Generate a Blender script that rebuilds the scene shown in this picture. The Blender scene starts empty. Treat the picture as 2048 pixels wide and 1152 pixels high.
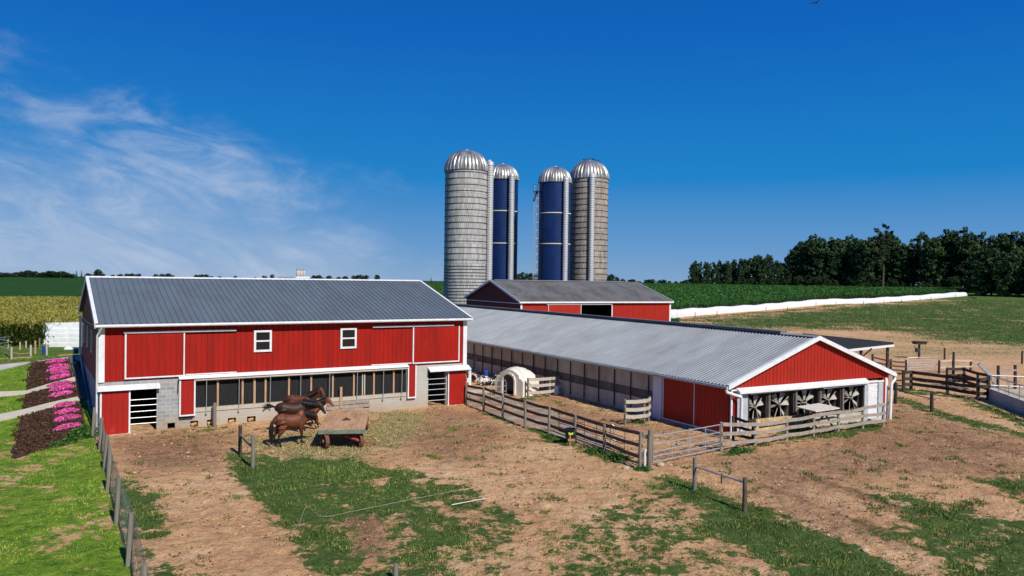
import bpy, bmesh, math, random
import numpy as np
from mathutils import Vector, Matrix

random.seed(7)
rng = np.random.default_rng(11)
SC = bpy.context.scene
COL = SC.collection
R = math.radians

# ---------------------------------------------------------------- camera
FPX, PITCH, ROLL, HCAM = 1522.0, -0.0114064, 0.0137252, 8.0
_F = np.array([0, math.cos(PITCH), math.sin(PITCH)])
_U0 = np.array([0, -math.sin(PITCH), math.cos(PITCH)])
_R0 = np.array([1.0, 0, 0])
_R = math.cos(ROLL) * _R0 + math.sin(ROLL) * _U0
_U = -math.sin(ROLL) * _R0 + math.cos(ROLL) * _U0
CAM = np.array([0, 0, HCAM])
cam = bpy.data.objects.new('camera', bpy.data.cameras.new('camera'))
COL.objects.link(cam)
cam.data.sensor_width = 36.0
cam.data.lens = 36.0 * FPX / 2048.0
cam.data.clip_start = 0.1
cam.data.clip_end = 6000
cam.matrix_world = Matrix(((_R[0], _U[0], -_F[0], 0), (_R[1], _U[1], -_F[1], 0), (_R[2], _U[2], -_F[2], HCAM), (0, 0, 0, 1)))
SC.camera = cam

# ---------------------------------------------------------------- world, sun, exposure
SUN_EL, SUN_AZ = R(42), R(-54.5)          # azimuth measured from +X, counter-clockwise
SC.view_settings.view_transform = 'Standard'
SC.view_settings.look = 'None'
SC.view_settings.exposure = 0.0
SC.view_settings.gamma = 1.0
W = bpy.data.worlds.new('World')
SC.world = W
W.use_nodes = True
def build_world():
    nt = W.node_tree; N = nt.nodes; L = nt.links
    N.clear()
    out = N.new('ShaderNodeOutputWorld'); bg = N.new('ShaderNodeBackground')
    sky = N.new('ShaderNodeTexSky'); sky.sky_type = 'NISHITA'; sky.sun_disc = False
    sky.sun_elevation = SUN_EL
    sky.sun_rotation = R(90) - SUN_AZ      # blender: rotation clockwise from +Y
    sky.air_density = 1.0; sky.dust_density = 0.1; sky.ozone_density = 2.5; sky.altitude = 200
    bg.inputs['Strength'].default_value = 0.075
    tc = N.new('ShaderNodeTexCoord'); sep = N.new('ShaderNodeSeparateXYZ'); L.new(tc.outputs['Generated'], sep.inputs[0])
    def m(op, a, b=None, c=None):
        n = N.new('ShaderNodeMath'); n.operation = op
        for i, v in enumerate((a, b, c)):
            if v is None: continue
            if isinstance(v, (int, float)): n.inputs[i].default_value = v
            else: L.new(v, n.inputs[i])
        return n.outputs[0]
    y = m('MAXIMUM', sep.outputs['Y'], 0.05)
    a = m('DIVIDE', sep.outputs['X'], y); e = m('DIVIDE', sep.outputs['Z'], y)
    # polarised deep blue: the physical sky blended with a clear-day blue that pales towards the horizon
    rp = N.new('ShaderNodeValToRGB'); L.new(m('MULTIPLY', sep.outputs['Z'], 2.0), rp.inputs[0]); el = rp.color_ramp.elements
    stops = [(0, (.20, .365, .60)), (.07, (.125, .315, .61)), (.26, (.004, .215, .585)), (.60, (.0, .125, .515)), (1, (.0, .07, .37))]
    while len(el) < len(stops): el.new(.5)
    for k, (p_, c_) in enumerate(stops): el[k].position = p_; el[k].color = (*c_, 1)
    vm = N.new('ShaderNodeVectorMath'); vm.operation = 'SCALE'; L.new(rp.outputs[0], vm.inputs[0]); vm.inputs['Scale'].default_value = 1 / .075
    hs = N.new('ShaderNodeMix'); hs.data_type = 'RGBA'; hs.inputs['Factor'].default_value = .95
    L.new(sky.outputs[0], hs.inputs['A']); L.new(vm.outputs[0], hs.inputs['B'])
    cb = N.new('ShaderNodeCombineXYZ')
    L.new(m('ADD', m('MULTIPLY', a, 4.2), m('MULTIPLY', e, 2.0)), cb.inputs[0]); L.new(m('ADD', m('MULTIPLY', e, 11.0), m('MULTIPLY', a, 2.4)), cb.inputs[1])
    n1 = N.new('ShaderNodeTexNoise'); n1.inputs['Scale'].default_value = 1.5; n1.inputs['Detail'].default_value = 9; n1.inputs['Roughness'].default_value = 0.62; n1.inputs['Distortion'].default_value = 1.3
    L.new(cb.outputs[0], n1.inputs['Vector'])
    n2 = N.new('ShaderNodeTexNoise'); n2.inputs['Scale'].default_value = 1.1; n2.inputs['Detail'].default_value = 8; n2.inputs['Roughness'].default_value = 0.62; n2.inputs['Distortion'].default_value = 0.3
    cb2 = N.new('ShaderNodeCombineXYZ'); L.new(m('MULTIPLY', a, 5.0), cb2.inputs[0]); L.new(m('MULTIPLY', e, 9.0), cb2.inputs[1]); cb2.inputs[2].default_value = 3.3
    L.new(cb2.outputs[0], n2.inputs['Vector'])
    amax = m('SUBTRACT', m('SUBTRACT', -0.05, m('MULTIPLY', e, 0.62)), m('MULTIPLY', m('MULTIPLY', e, e), 4.5))
    d = m('ADD', m('SUBTRACT', amax, a), m('MULTIPLY', m('SUBTRACT', n2.outputs[0], 0.5), 0.62))
    def ss(v, lo, hi):
        n = N.new('ShaderNodeMapRange'); n.interpolation_type = 'SMOOTHSTEP'; L.new(v, n.inputs[0]); n.inputs[1].default_value = lo; n.inputs[2].default_value = hi
        return n.outputs[0]
    reg = ss(d, -0.02, 0.22)
    st = ss(n1.outputs[0], 0.33, 0.68)
    low = ss(e, 0.24, 0.02)
    patch = ss(n2.outputs[0], 0.30, 0.62)
    dens = m('MULTIPLY', reg, m('ADD', m('MULTIPLY', m('MULTIPLY', st, patch), 0.56), m('MULTIPLY', low, 0.32)))
    mix = N.new('ShaderNodeMix'); mix.data_type = 'RGBA'
    L.new(dens, mix.inputs['Factor']); L.new(hs.outputs['Result'], mix.inputs['A']); mix.inputs['B'].default_value = (5.9, 7.3, 9.6, 1)
    L.new(mix.outputs['Result'], bg.inputs['Color']); L.new(bg.outputs[0], out.inputs[0])
build_world()
sun = bpy.data.objects.new('sun', bpy.data.lights.new('sun', 'SUN'))
COL.objects.link(sun)
sun.data.energy = 5.0; sun.data.angle = R(0.5); sun.data.color = (1.0, 0.95, 0.86)
SUNV = Vector((math.cos(SUN_AZ) * math.cos(SUN_EL), math.sin(SUN_AZ) * math.cos(SUN_EL), math.sin(SUN_EL)))
sun.rotation_euler = SUNV.to_track_quat('Z', 'Y').to_euler()

# ---------------------------------------------------------------- numeric helpers
def sst(x, a, b):
    t = np.clip((np.asarray(x, float) - a) / (b - a), 0, 1)
    return t * t * (3 - 2 * t)
def _hash(ix, iy, s):
    h = (ix.astype(np.int64) * 374761393 + iy.astype(np.int64) * 668265263 + s * 974711) & 0x7fffffff
    h = ((h ^ (h >> 13)) * 1274126177) & 0x7fffffff
    return ((h ^ (h >> 16)) & 0xffff) / 65535.0
def vnoise(x, y, s=0):
    x = np.asarray(x, float); y = np.asarray(y, float)
    ix = np.floor(x); iy = np.floor(y); fx = x - ix; fy = y - iy
    fx = fx * fx * (3 - 2 * fx); fy = fy * fy * (3 - 2 * fy)
    a = _hash(ix, iy, s); b = _hash(ix + 1, iy, s); c = _hash(ix, iy + 1, s); d = _hash(ix + 1, iy + 1, s)
    return (a * (1 - fx) + b * fx) * (1 - fy) + (c * (1 - fx) + d * fx) * fy
def fbm(x, y, o=4, s=0):
    v = 0; amp = 0.5; t = 0
    for i in range(o):
        v = v + amp * vnoise(np.asarray(x) * 2 ** i, np.asarray(y) * 2 ** i, s + i * 17); t += amp; amp *= 0.5
    return v / t

YA, YB = 0.563698, 0.507797                # headings of the two barns
PA = np.array([-20.32, 37.53]); PB = np.array([11.39, 39.40])
def toloc(x, y, p, a):
    dx = np.asarray(x) - p[0]; dy = np.asarray(y) - p[1]
    return dx * math.cos(a) + dy * math.sin(a), -dx * math.sin(a) + dy * math.cos(a)
def frm(u, v, p, a):
    return p[0] + u * math.cos(a) - v * math.sin(a), p[1] + u * math.sin(a) + v * math.cos(a)
def T(x, y):
    """height of the terrain"""
    x = np.asarray(x, float); y = np.asarray(y, float)
    D = np.hypot(x, y)
    zr = np.interp(D, [0, 230, 400, 700, 1500, 4000], [0, 0, 4.6, 5.4, 5.6, 0])
    zl = np.interp(D, [0, 60, 100, 180, 500, 700, 1000, 4000], [0, 0, .5, .7, 2.5, 4.3, 3.2, -8])
    s = sst(x / np.maximum(np.abs(y), 1), -0.1, 0.25)
    z = zl * (1 - s) + zr * s
    u, v = toloc(x, y, PA, YA)
    wu = np.maximum(1 - sst(u, 0.3, 3.5), sst(v, 11, 13.5) * (1 - sst(u, 16.5, 19.5)))
    g = np.interp(v, [-1, 1.0, 14.5, 17, 22, 46, 60], [0, 0.02, 2.25, 2.3, 2.15, 0.1, 0])
    near = (1 - sst(D, 45, 75))
    bumps = (fbm(x * .25, y * .25, 3, 5) - .5) * .12 * near
    return z + wu * g + bumps
def ray(px, py):
    return _F * FPX + _R * (px - 1024) - _U * (py - 576)
def gp(px, py):
    """where the line of sight through a photo pixel meets the terrain"""
    d = ray(px, py); d = d / d[1]
    ts = np.concatenate([np.arange(14, 120, .1), np.arange(120, 1500, 1.0)])
    zz = HCAM + d[2] * ts; tt = T(d[0] * ts, ts)
    k = np.argmax(zz <= tt) if (zz <= tt).any() else len(ts) - 1
    if k > 0:
        a0 = zz[k - 1] - tt[k - 1]; b0 = zz[k] - tt[k]
        t = ts[k - 1] + (ts[k] - ts[k - 1]) * (a0 / (a0 - b0) if a0 != b0 else 0)
    else: t = ts[k]
    return np.array([d[0] * t, t, float(T(d[0] * t, t))])
def pz(px, py, z):
    d = ray(px, py); t = (z - HCAM) / d[2]; return CAM + d * t
def py_(px, py, Y):
    d = ray(px, py); return CAM + d * (Y / d[1])
def topz(base, px, py):
    """height at which the pixel's line of sight passes above a base point"""
    d = ray(px, py); return HCAM + d[2] * math.hypot(base[0], base[1]) / math.hypot(d[0], d[1])

# ---------------------------------------------------------------- object helpers
class MB:
    """collects faces and links them as one mesh object"""
    def __init__(s): s.v = []; s.f = []; s.m = []; s.k = 0
    def mat(s, k): s.k = k; return s
    def add(s, vs, fs):
        o = len(s.v); s.v.extend([tuple(map(float, p)) for p in vs])
        for f in fs: s.f.append([i + o for i in f]); s.m.append(s.k)
        return s
    def quad(s, a, b, c, d): return s.add([a, b, c, d], [(0, 1, 2, 3)])
    def box(s, x0, y0, z0, x1, y1, z1):
        v = [(x, y, z) for z in (z0, z1) for y in (y0, y1) for x in (x0, x1)]
        return s.add(v, [(0, 2, 3, 1), (4, 5, 7, 6), (0, 1, 5, 4), (1, 3, 7, 5), (3, 2, 6, 7), (2, 0, 4, 6)])
    def bar(s, p, q, w, h, up=(0, 0, 1)):
        p = Vector(p); q = Vector(q); d = (q - p).normalized(); u = Vector(up)
        if abs(d.dot(u)) > .98: u = Vector((1, 0, 0))
        r = d.cross(u).normalized(); u = r.cross(d).normalized()
        v = []
        for c in (p, q):
            for a, b in ((-1, -1), (1, -1), (1, 1), (-1, 1)): v.append(c + r * (a * w / 2) + u * (b * h / 2))
        return s.add(v, [(3, 2, 1, 0), (4, 5, 6, 7), (0, 1, 5, 4), (1, 2, 6, 5), (2, 3, 7, 6), (3, 0, 4, 7)])
    def tube(s, path, r, n=8, cap=True):
        path = [Vector(p) for p in path]; rr = r if isinstance(r, (list, tuple)) else [r] * len(path)
        rings = []; prev = None
        for i, p in enumerate(path):
            d = (path[min(i + 1, len(path) - 1)] - path[max(i - 1, 0)]).normalized()
            u = prev if prev is not None else (Vector((0, 0, 1)) if abs(d.z) < .9 else Vector((1, 0, 0)))
            a = d.cross(u)
            if a.length < 1e-4: a = d.cross(Vector((0.3, 1, 0)))
            a.normalize(); b = a.cross(d).normalized(); prev = b
            rings.append([p + a * (math.cos(t) * rr[i]) + b * (math.sin(t) * rr[i]) for t in [2 * math.pi * k / n for k in range(n)]])
        v = [q for g in rings for q in g]; f = []
        for i in range(len(path) - 1):
            for k in range(n):
                k2 = (k + 1) % n; f.append((i * n + k, i * n + k2, (i + 1) * n + k2, (i + 1) * n + k))
        if cap: f.append(tuple(range(n))); f.append(tuple(range((len(path) - 1) * n, len(path) * n))[::-1])
        return s.add(v, f)
    def prism(s, poly, axis, a, b):
        """poly: 2D points; axis: 0/1/2 the extruded axis, from a to b"""
        def pt(p, t):
            q = [0, 0, 0]; o = [i for i in range(3) if i != axis]; q[o[0]] = p[0]; q[o[1]] = p[1]; q[axis] = t; return q
        n = len(poly); v = [pt(p, a) for p in poly] + [pt(p, b) for p in poly]
        f = [tuple(range(n)), tuple(range(n, 2 * n))[::-1]] + [(i, i + n, (i + 1) % n + n, (i + 1) % n) for i in range(n)]
        return s.add(v, f)
    def ribs(s, us, place, t0, t1):
        """extrude a rib profile us=[(u,off)] between t0(u) and t1(u); place(u,off,t)->xyz"""
        v = []; 
        for u, o in us: v.append(place(u, o, t0(u))); v.append(place(u, o, t1(u)))
        return s.add(v, [(2 * i, 2 * i + 2, 2 * i + 3, 2 * i + 1) for i in range(len(us) - 1)])
    def build(s, name, mats, parent=None, loc=None, rz=0, smooth=False, auto=None):
        me = bpy.data.meshes.new(name); me.from_pydata(s.v, [], s.f)
        for mm in (mats if isinstance(mats, (list, tuple)) else [mats]): me.materials.append(mm)
        if any(s.m): me.polygons.foreach_set('material_index', s.m)
        me.update()
        bm = bmesh.new(); bm.from_mesh(me); bmesh.ops.recalc_face_normals(bm, faces=bm.faces); bm.to_mesh(me); bm.free()
        if smooth: me.polygons.foreach_set('use_smooth', [True] * len(me.polygons))
        if auto: 
            me.polygons.foreach_set('use_smooth', [True] * len(me.polygons))
            try: me.set_sharp_from_angle(angle=R(auto))
            except Exception: pass
        o = bpy.data.objects.new(name, me); COL.objects.link(o)
        if parent: o.parent = parent
        if loc is not None: o.location = loc
        o.rotation_euler.z = rz
        return o
def raw(name, verts, faces_flat, nper, mats, parent=None, col=None, matidx=None, smooth=False):
    """fast mesh from numpy: verts (n,3), faces all with nper corners"""
    me = bpy.data.meshes.new(name); nv = len(verts); nf = len(faces_flat) // nper
    me.vertices.add(nv); me.vertices.foreach_set('co', np.asarray(verts, np.float32).ravel())
    me.loops.add(nf * nper); me.loops.foreach_set('vertex_index', np.asarray(faces_flat, np.int32))
    me.polygons.add(nf); me.polygons.foreach_set('loop_start', np.arange(0, nf * nper, nper, dtype=np.int32)); me.polygons.foreach_set('loop_total', np.full(nf, nper, np.int32))
    for mm in (mats if isinstance(mats, (list, tuple)) else [mats]): me.materials.append(mm)
    if matidx is not None: me.polygons.foreach_set('material_index', np.asarray(matidx, np.int32))
    if col is not None:
        for nm, arr in col.items():
            at = me.color_attributes.new(nm, 'FLOAT_COLOR', 'POINT'); at.data.foreach_set('color', np.asarray(arr, np.float32).ravel())
    if smooth: me.polygons.foreach_set('use_smooth', [True] * nf)
    me.update(calc_edges=True); me.validate()
    o = bpy.data.objects.new(name, me); COL.objects.link(o)
    if parent: o.parent = parent
    return o
def tag(o, label=None, cat=None, group=None, kind=None):
    if label: o['label'] = label
    if cat: o['category'] = cat
    if group: o['group'] = group
    if kind: o['kind'] = kind
    return o
def thing(name, label, cat, loc=(0, 0, 0), rz=0, group=None):
    o = bpy.data.objects.new(name, None); COL.objects.link(o); o.location = loc; o.rotation_euler.z = rz; o.empty_display_size = .2
    return tag(o, label, cat, group)
def dup(o, label=None, loc=None, rz=None, scale=None, group=None, parent=None):
    c = o.copy(); COL.objects.link(c)
    if parent: c.parent = parent
    for ch in o.children: dup(ch, parent=c)
    if label: c['label'] = label
    if group: c['group'] = group
    if loc is not None: c.location = loc
    if rz is not None: c.rotation_euler.z = rz
    if scale is not None: c.scale = scale
    return c

# ---------------------------------------------------------------- materials
def M(name, col, rough=.8, metal=0, var=.25, scale=6, bump=0, bscale=30, stretch=(1, 1, 1), dirt=None, dscale=1.2, damt=.5, spec=.3, dlo=.45, dhi=.7):
    """principled material: colour with noise variation, optional stain colour, optional bump"""
    m = bpy.data.materials.new(name); m.use_nodes = True; nt = m.node_tree; N = nt.nodes; L = nt.links
    b = N['Principled BSDF']; b.inputs['Roughness'].default_value = rough; b.inputs['Metallic'].default_value = metal
    b.inputs['Specular IOR Level'].default_value = spec
    tc = N.new('ShaderNodeTexCoord'); mp = N.new('ShaderNodeMapping'); mp.inputs['Scale'].default_value = stretch
    L.new(tc.outputs['Object'], mp.inputs[0])
    n = N.new('ShaderNodeTexNoise'); n.inputs['Scale'].default_value = scale; n.inputs['Detail'].default_value = 6; n.inputs['Roughness'].default_value = .65
    L.new(mp.outputs[0], n.inputs['Vector'])
    r = N.new('ShaderNodeValToRGB'); r.color_ramp.elements[0].position = .25; r.color_ramp.elements[1].position = .75
    c = np.array(col[:3]); r.color_ramp.elements[0].color = (*np.clip(c * (1 - var), 0, 1), 1); r.color_ramp.elements[1].color = (*np.clip(c * (1 + var), 0, 1), 1)
    L.new(n.outputs[0], r.inputs[0]); last = r.outputs[0]
    if dirt is not None:
        n2 = N.new('ShaderNodeTexNoise'); n2.inputs['Scale'].default_value = dscale; n2.inputs['Detail'].default_value = 8; n2.inputs['Roughness'].default_value = .7
        L.new(mp.outputs[0], n2.inputs['Vector'])
        mr = N.new('ShaderNodeMapRange'); L.new(n2.outputs[0], mr.inputs[0]); mr.inputs[1].default_value = dlo; mr.inputs[2].default_value = dhi; mr.inputs[4].default_value = damt
        mx = N.new('ShaderNodeMix'); mx.data_type = 'RGBA'; L.new(mr.outputs[0], mx.inputs['Factor']); L.new(last, mx.inputs['A']); mx.inputs['B'].default_value = (*dirt, 1)
        last = mx.outputs['Result']
    L.new(last, b.inputs['Base Color'])
    if bump:
        nb = N.new('ShaderNodeTexNoise'); nb.inputs['Scale'].default_value = bscale; nb.inputs['Detail'].default_value = 5
        L.new(mp.outputs[0], nb.inputs['Vector']); bp = N.new('ShaderNodeBump'); bp.inputs['Strength'].default_value = bump; bp.inputs['Distance'].default_value = .02
        L.new(nb.outputs[0], bp.inputs['Height']); L.new(bp.outputs[0], b.inputs['Normal'])
    return m
m_red = M('red_metal', (.325, .010, .004), .6, 0, .20, 1.5, .10, 6, (1, 1, .2), (.17, .010, .007), 1.6, .75, .2)
m_red2 = M('red_boards', (.36, .015, .005), .6, 0, .15, 2.5, .1, 8, (1, 1, .3), (.24, .02, .012), 1.8, .6, .3)
m_reddoor = M('red_door', (.325, .011, .005), .5, 0, .12, 2.5, .06, 6, (1, 1, .4), (.55, .22, .17), 2.4, .5, .35, .62, .8)
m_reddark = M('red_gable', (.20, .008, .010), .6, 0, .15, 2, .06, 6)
m_white = M('white_trim', (.74, .75, .76), .5, 0, .06, 3, 0, 10, (1, 1, 1), (.45, .43, .40), 2.2, .45)
m_bluewhite = M('grey_jamb', (.42, .47, .50), .6, 0, .1, 3, 0, 10, (1, 1, 1), (.25, .27, .28), 2, .5)
m_roofA = M('slate_blue_roof', (.120, .148, .172), .6, .1, .12, 1.1, .05, 4, (1, .25, 1), (.085, .102, .12), .7, .6)
m_roofB = M('galvanised_roof', (.265, .288, .305), .68, .1, .14, 1.6, .05, 4, (.35, 1, 1), (.15, .155, .165), .55, .6, .4, .40, .70)
m_roofC = M('dusty_grey_roof', (.17, .168, .162), .7, .1, .25, 2.2, .05, 4, (1, .3, 1), (.06, .058, .055), .5, .8)
m_dark = M('dark_interior', (.012, .011, .010), .95, 0, .3, 4)  # near-black colour stands in for the missing light indoors
m_glass = M('dark_glass', (.012, .014, .016), .12, 0, .2, 3, spec=.6)
m_mesh = M('black_netting', (.020, .020, .021), .9, 0, .6, 40, .4, 60, (1, 1, .05))
m_concrete = M('concrete', (.50, .47, .40), .9, 0, .16, 3, .25, 20, (1, 1, 1), (.26, .17, .09), .9, .6, .3)
m_galv = M('galvanised_pipe', (.52, .54, .55), .45, .6, .12, 8)
m_pipe = M('dark_pipe', (.05, .05, .05), .6, .4, .3, 8)
m_post = M('grey_post', (.21, .19, .155), .9, 0, .3, 12, .4, 40, (1, 1, .15), (.09, .10, .07), 3, .6)
m_rail = M('brown_rail', (.105, .075, .055), .9, 0, .35, 9, .4, 30, (1, 1, 1), (.20, .16, .13), 3, .6)
m_railgrey = M('weathered_rail', (.34, .29, .24), .9, 0, .3, 9, .4, 30, (1, 1, 1), (.16, .13, .11), 3, .6)
m_railpale = M('pale_board', (.46, .41, .33), .9, 0, .2, 9, .3, 30)
m_railblack = M('dark_board', (.045, .036, .032), .9, 0, .4, 7, .4, 30, (1, 1, 1), (.13, .10, .085), 2.5, .5)
m_raw = M('raw_stud', (.42, .27, .16), .85, 0, .25, 7, .2, 30, (1, 1, .3))
m_deck = M('wagon_planks', (.47, .285, .155), .85, 0, .25, 5, .4, 22, (1, .2, 1), (.16, .09, .05), 1.6, .6)
m_rust = M('rusty_iron', (.17, .075, .045), .8, .2, .4, 12, .2, 30)
m_redpaint = M('faded_red_paint', (.34, .06, .04), .6, 0, .3, 9)
m_greenpaint = M('worn_green_paint', (.15, .18, .14), .8, 0, .35, 7)
m_plastic = M('white_plastic', (.76, .77, .78), .5, 0, .06, 1.2, .6, 2.0, (1, 1, 1), (.52, .53, .54), 1.1, .5)
m_hutch = M('white_fibreglass', (.78, .73, .64), .5, 0, .06, 2.5, .05, 8, (1, 1, 1), (.50, .42, .30), 1.9, .55)
m_blackplastic = M('black_plastic', (.012, .012, .014), .4, 0, .2, 6)
m_lime = M('lime_print', (.55, .75, .06), .6, 0, .1, 6)
m_blue = M('blue_plastic', (.02, .06, .30), .45, 0, .15, 5)
m_path = M('concrete_path', (.50, .46, .37), .9, 0, .12, 2, .2, 25, (1, 1, 1), (.36, .32, .26), .6, .5)
m_drive = M('drive_gravel', (.46, .44, .42), .95, 0, .14, 1.2, .3, 30, (1, 1, 1), (.34, .31, .28), .5, .5)
m_slab = M('barnyard_concrete', (.37, .31, .24), .95, 0, .18, 1.4, .3, 14, (1, 1, 1), (.25, .14, .075), .45, .9, .3, .40, .58)
m_mulch = M('bark_mulch', (.062, .032, .018), 1, 0, .6, 9, 1, 26)
m_kerb = M('dark_kerb', (.11, .10, .085), .9, 0, .25, 4, .3, 20)
m_stone = M('field_stone', (.42, .32, .22), .9, 0, .3, 5, .4, 12)
m_rope = M('white_rope', (.50, .46, .36), .9, 0, .15, 9)
def vcol_mat(name, base, rough=.75, attr='tint', spec=.2, trans=0):
    """material coloured by a per-piece tint (a real difference between blades, leaves or petals)"""
    m = bpy.data.materials.new(name); m.use_nodes = True; nt = m.node_tree; N = nt.nodes; L = nt.links
    b = N['Principled BSDF']; b.inputs['Roughness'].default_value = rough; b.inputs['Specular IOR Level'].default_value = spec
    a = N.new('ShaderNodeAttribute'); a.attribute_name = attr
    mx = N.new('ShaderNodeMix'); mx.data_type = 'RGBA'; mx.blend_type = 'MULTIPLY'; mx.inputs['Factor'].default_value = 1
    L.new(a.outputs['Color'], mx.inputs['A']); mx.inputs['B'].default_value = (*base, 1)
    L.new(mx.outputs['Result'], b.inputs['Base Color'])
    if trans:
        t = N.new('ShaderNodeBsdfTranslucent'); L.new(mx.outputs['Result'], t.inputs['Color']); ms = N.new('ShaderNodeMixShader'); ms.inputs[0].default_value = trans
        L.new(b.outputs[0], ms.inputs[1]); L.new(t.outputs[0], ms.inputs[2]); L.new(ms.outputs[0], N['Material Output'].inputs[0])
    return m
m_grass = vcol_mat('grass_blade', (1, 1, 1), .7, trans=.25)
m_leaf = vcol_mat('tree_leaf', (1, 1, 1), .7, trans=.12)
m_corn = vcol_mat('corn_leaf', (1, 1, 1), .6, trans=.15)
m_petal = vcol_mat('pink_petal', (1, 1, 1), .6, trans=.2)
m_bark = M('bark', (.09, .075, .06), .95, 0, .3, 5, .5, 20, (1, 1, .2))

def block_mat(name, c1, c2, mort, bw=.406, bh=.203):
    m = bpy.data.materials.new(name); m.use_nodes = True; nt = m.node_tree; N = nt.nodes; L = nt.links
    b = N['Principled BSDF']; b.inputs['Roughness'].default_value = .95; b.inputs['Specular IOR Level'].default_value = .15
    tc = N.new('ShaderNodeTexCoord'); sp = N.new('ShaderNodeSeparateXYZ'); L.new(tc.outputs['Object'], sp.inputs[0])
    ad = N.new('ShaderNodeMath'); L.new(sp.outputs['X'], ad.inputs[0]); L.new(sp.outputs['Y'], ad.inputs[1])
    cb = N.new('ShaderNodeCombineXYZ'); L.new(ad.outputs[0], cb.inputs[0]); L.new(sp.outputs['Z'], cb.inputs[1])
    br = N.new('ShaderNodeTexBrick'); L.new(cb.outputs[0], br.inputs['Vector']); br.inputs['Scale'].default_value = 1
    br.inputs['Brick Width'].default_value = bw; br.inputs['Row Height'].default_value = bh; br.inputs['Mortar Size'].default_value = .012; br.inputs['Mortar Smooth'].default_value = .2
    br.inputs['Color1'].default_value = (*c1, 1); br.inputs['Color2'].default_value = (*c2, 1); br.inputs['Mortar'].default_value = (*mort, 1); br.inputs['Bias'].default_value = 0
    n = N.new('ShaderNodeTexNoise'); n.inputs['Scale'].default_value = .9; n.inputs['Detail'].default_value = 8; L.new(tc.outputs['Object'], n.inputs['Vector'])
    # splashed soil along the foot of the wall
    mr = N.new('ShaderNodeMapRange'); L.new(sp.outputs['Z'], mr.inputs[0]); mr.inputs[1].default_value = .95; mr.inputs[2].default_value = .0
    ml = N.new('ShaderNodeMath'); ml.operation = 'MULTIPLY'; L.new(mr.outputs[0], ml.inputs[0]); L.new(n.outputs[0], ml.inputs[1])
    m2 = N.new('ShaderNodeMath'); m2.operation = 'MULTIPLY'; L.new(ml.outputs[0], m2.inputs[0]); m2.inputs[1].default_value = 1.25
    mx = N.new('ShaderNodeMix'); mx.data_type = 'RGBA'; L.new(m2.outputs[0], mx.inputs['Factor']); L.new(br.outputs[0], mx.inputs['A']); mx.inputs['B'].default_value = (.36, .25, .14, 1)
    L.new(mx.outputs['Result'], b.inputs['Base Color'])
    bp = N.new('ShaderNodeBump'); bp.inputs['Strength'].default_value = .5; bp.inputs['Distance'].default_value = .01; bp.invert = True
    L.new(br.outputs['Fac'], bp.inputs['Height']); L.new(bp.outputs[0], b.inputs['Normal'])
    return m
m_block = block_mat('block_wall', (.36, .36, .35), (.25, .26, .27), (.50, .49, .46))
m_parge = block_mat('pargeted_block_wall', (.46, .45, .41), (.42, .41, .375), (.45, .44, .40))
# ---------------------------------------------------------------- ground
def poly_sd(x, y, poly):
    """signed distance to a polygon, positive inside"""
    P = np.asarray(poly, float); n = len(P); d = np.full(x.shape, 1e9); ins = np.zeros(x.shape, bool)
    for i in range(n):
        a = P[i]; b = P[(i + 1) % n]; e = b - a; wx = x - a[0]; wy = y - a[1]
        t = np.clip((wx * e[0] + wy * e[1]) / max(e @ e, 1e-9), 0, 1)
        d = np.minimum(d, np.hypot(wx - e[0] * t, wy - e[1] * t))
        c = ((a[1] > y) != (b[1] > y)); den = (b[1] - a[1]) if b[1] != a[1] else 1e-9
        ins ^= c & (x < (b[0] - a[0]) * (y - a[1]) / den + a[0])
    return np.where(ins, d, -d)
def PX(pts): return [gp(*p)[:2] for p in pts]
WFT = [(189, 817), (204, 837), (213.5, 869), (221, 903), (239, 957), (264, 1025), (291, 1133)]       # tops of the wire-fence posts, 1.45 m up
WF = [pz(px, py, 1.45)[:2] for px, py in WFT]
LF = [WF[-1] * 1.0 + (WF[-1] - WF[-2]) * 1.5] + WF[::-1] + [np.array(frm(-.15, -.6, PA, YA))]   # foot of the wire fence
LAWN = [LF[0] + (LF[0] - LF[1]) * 6] + LF + [np.array(frm(-.1, 0, PA, YA)), np.array(frm(-.1, 15.5, PA, YA)), np.array(frm(-70, 15.5, PA, YA)), np.array(frm(-70, -40, PA, YA))]
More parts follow.
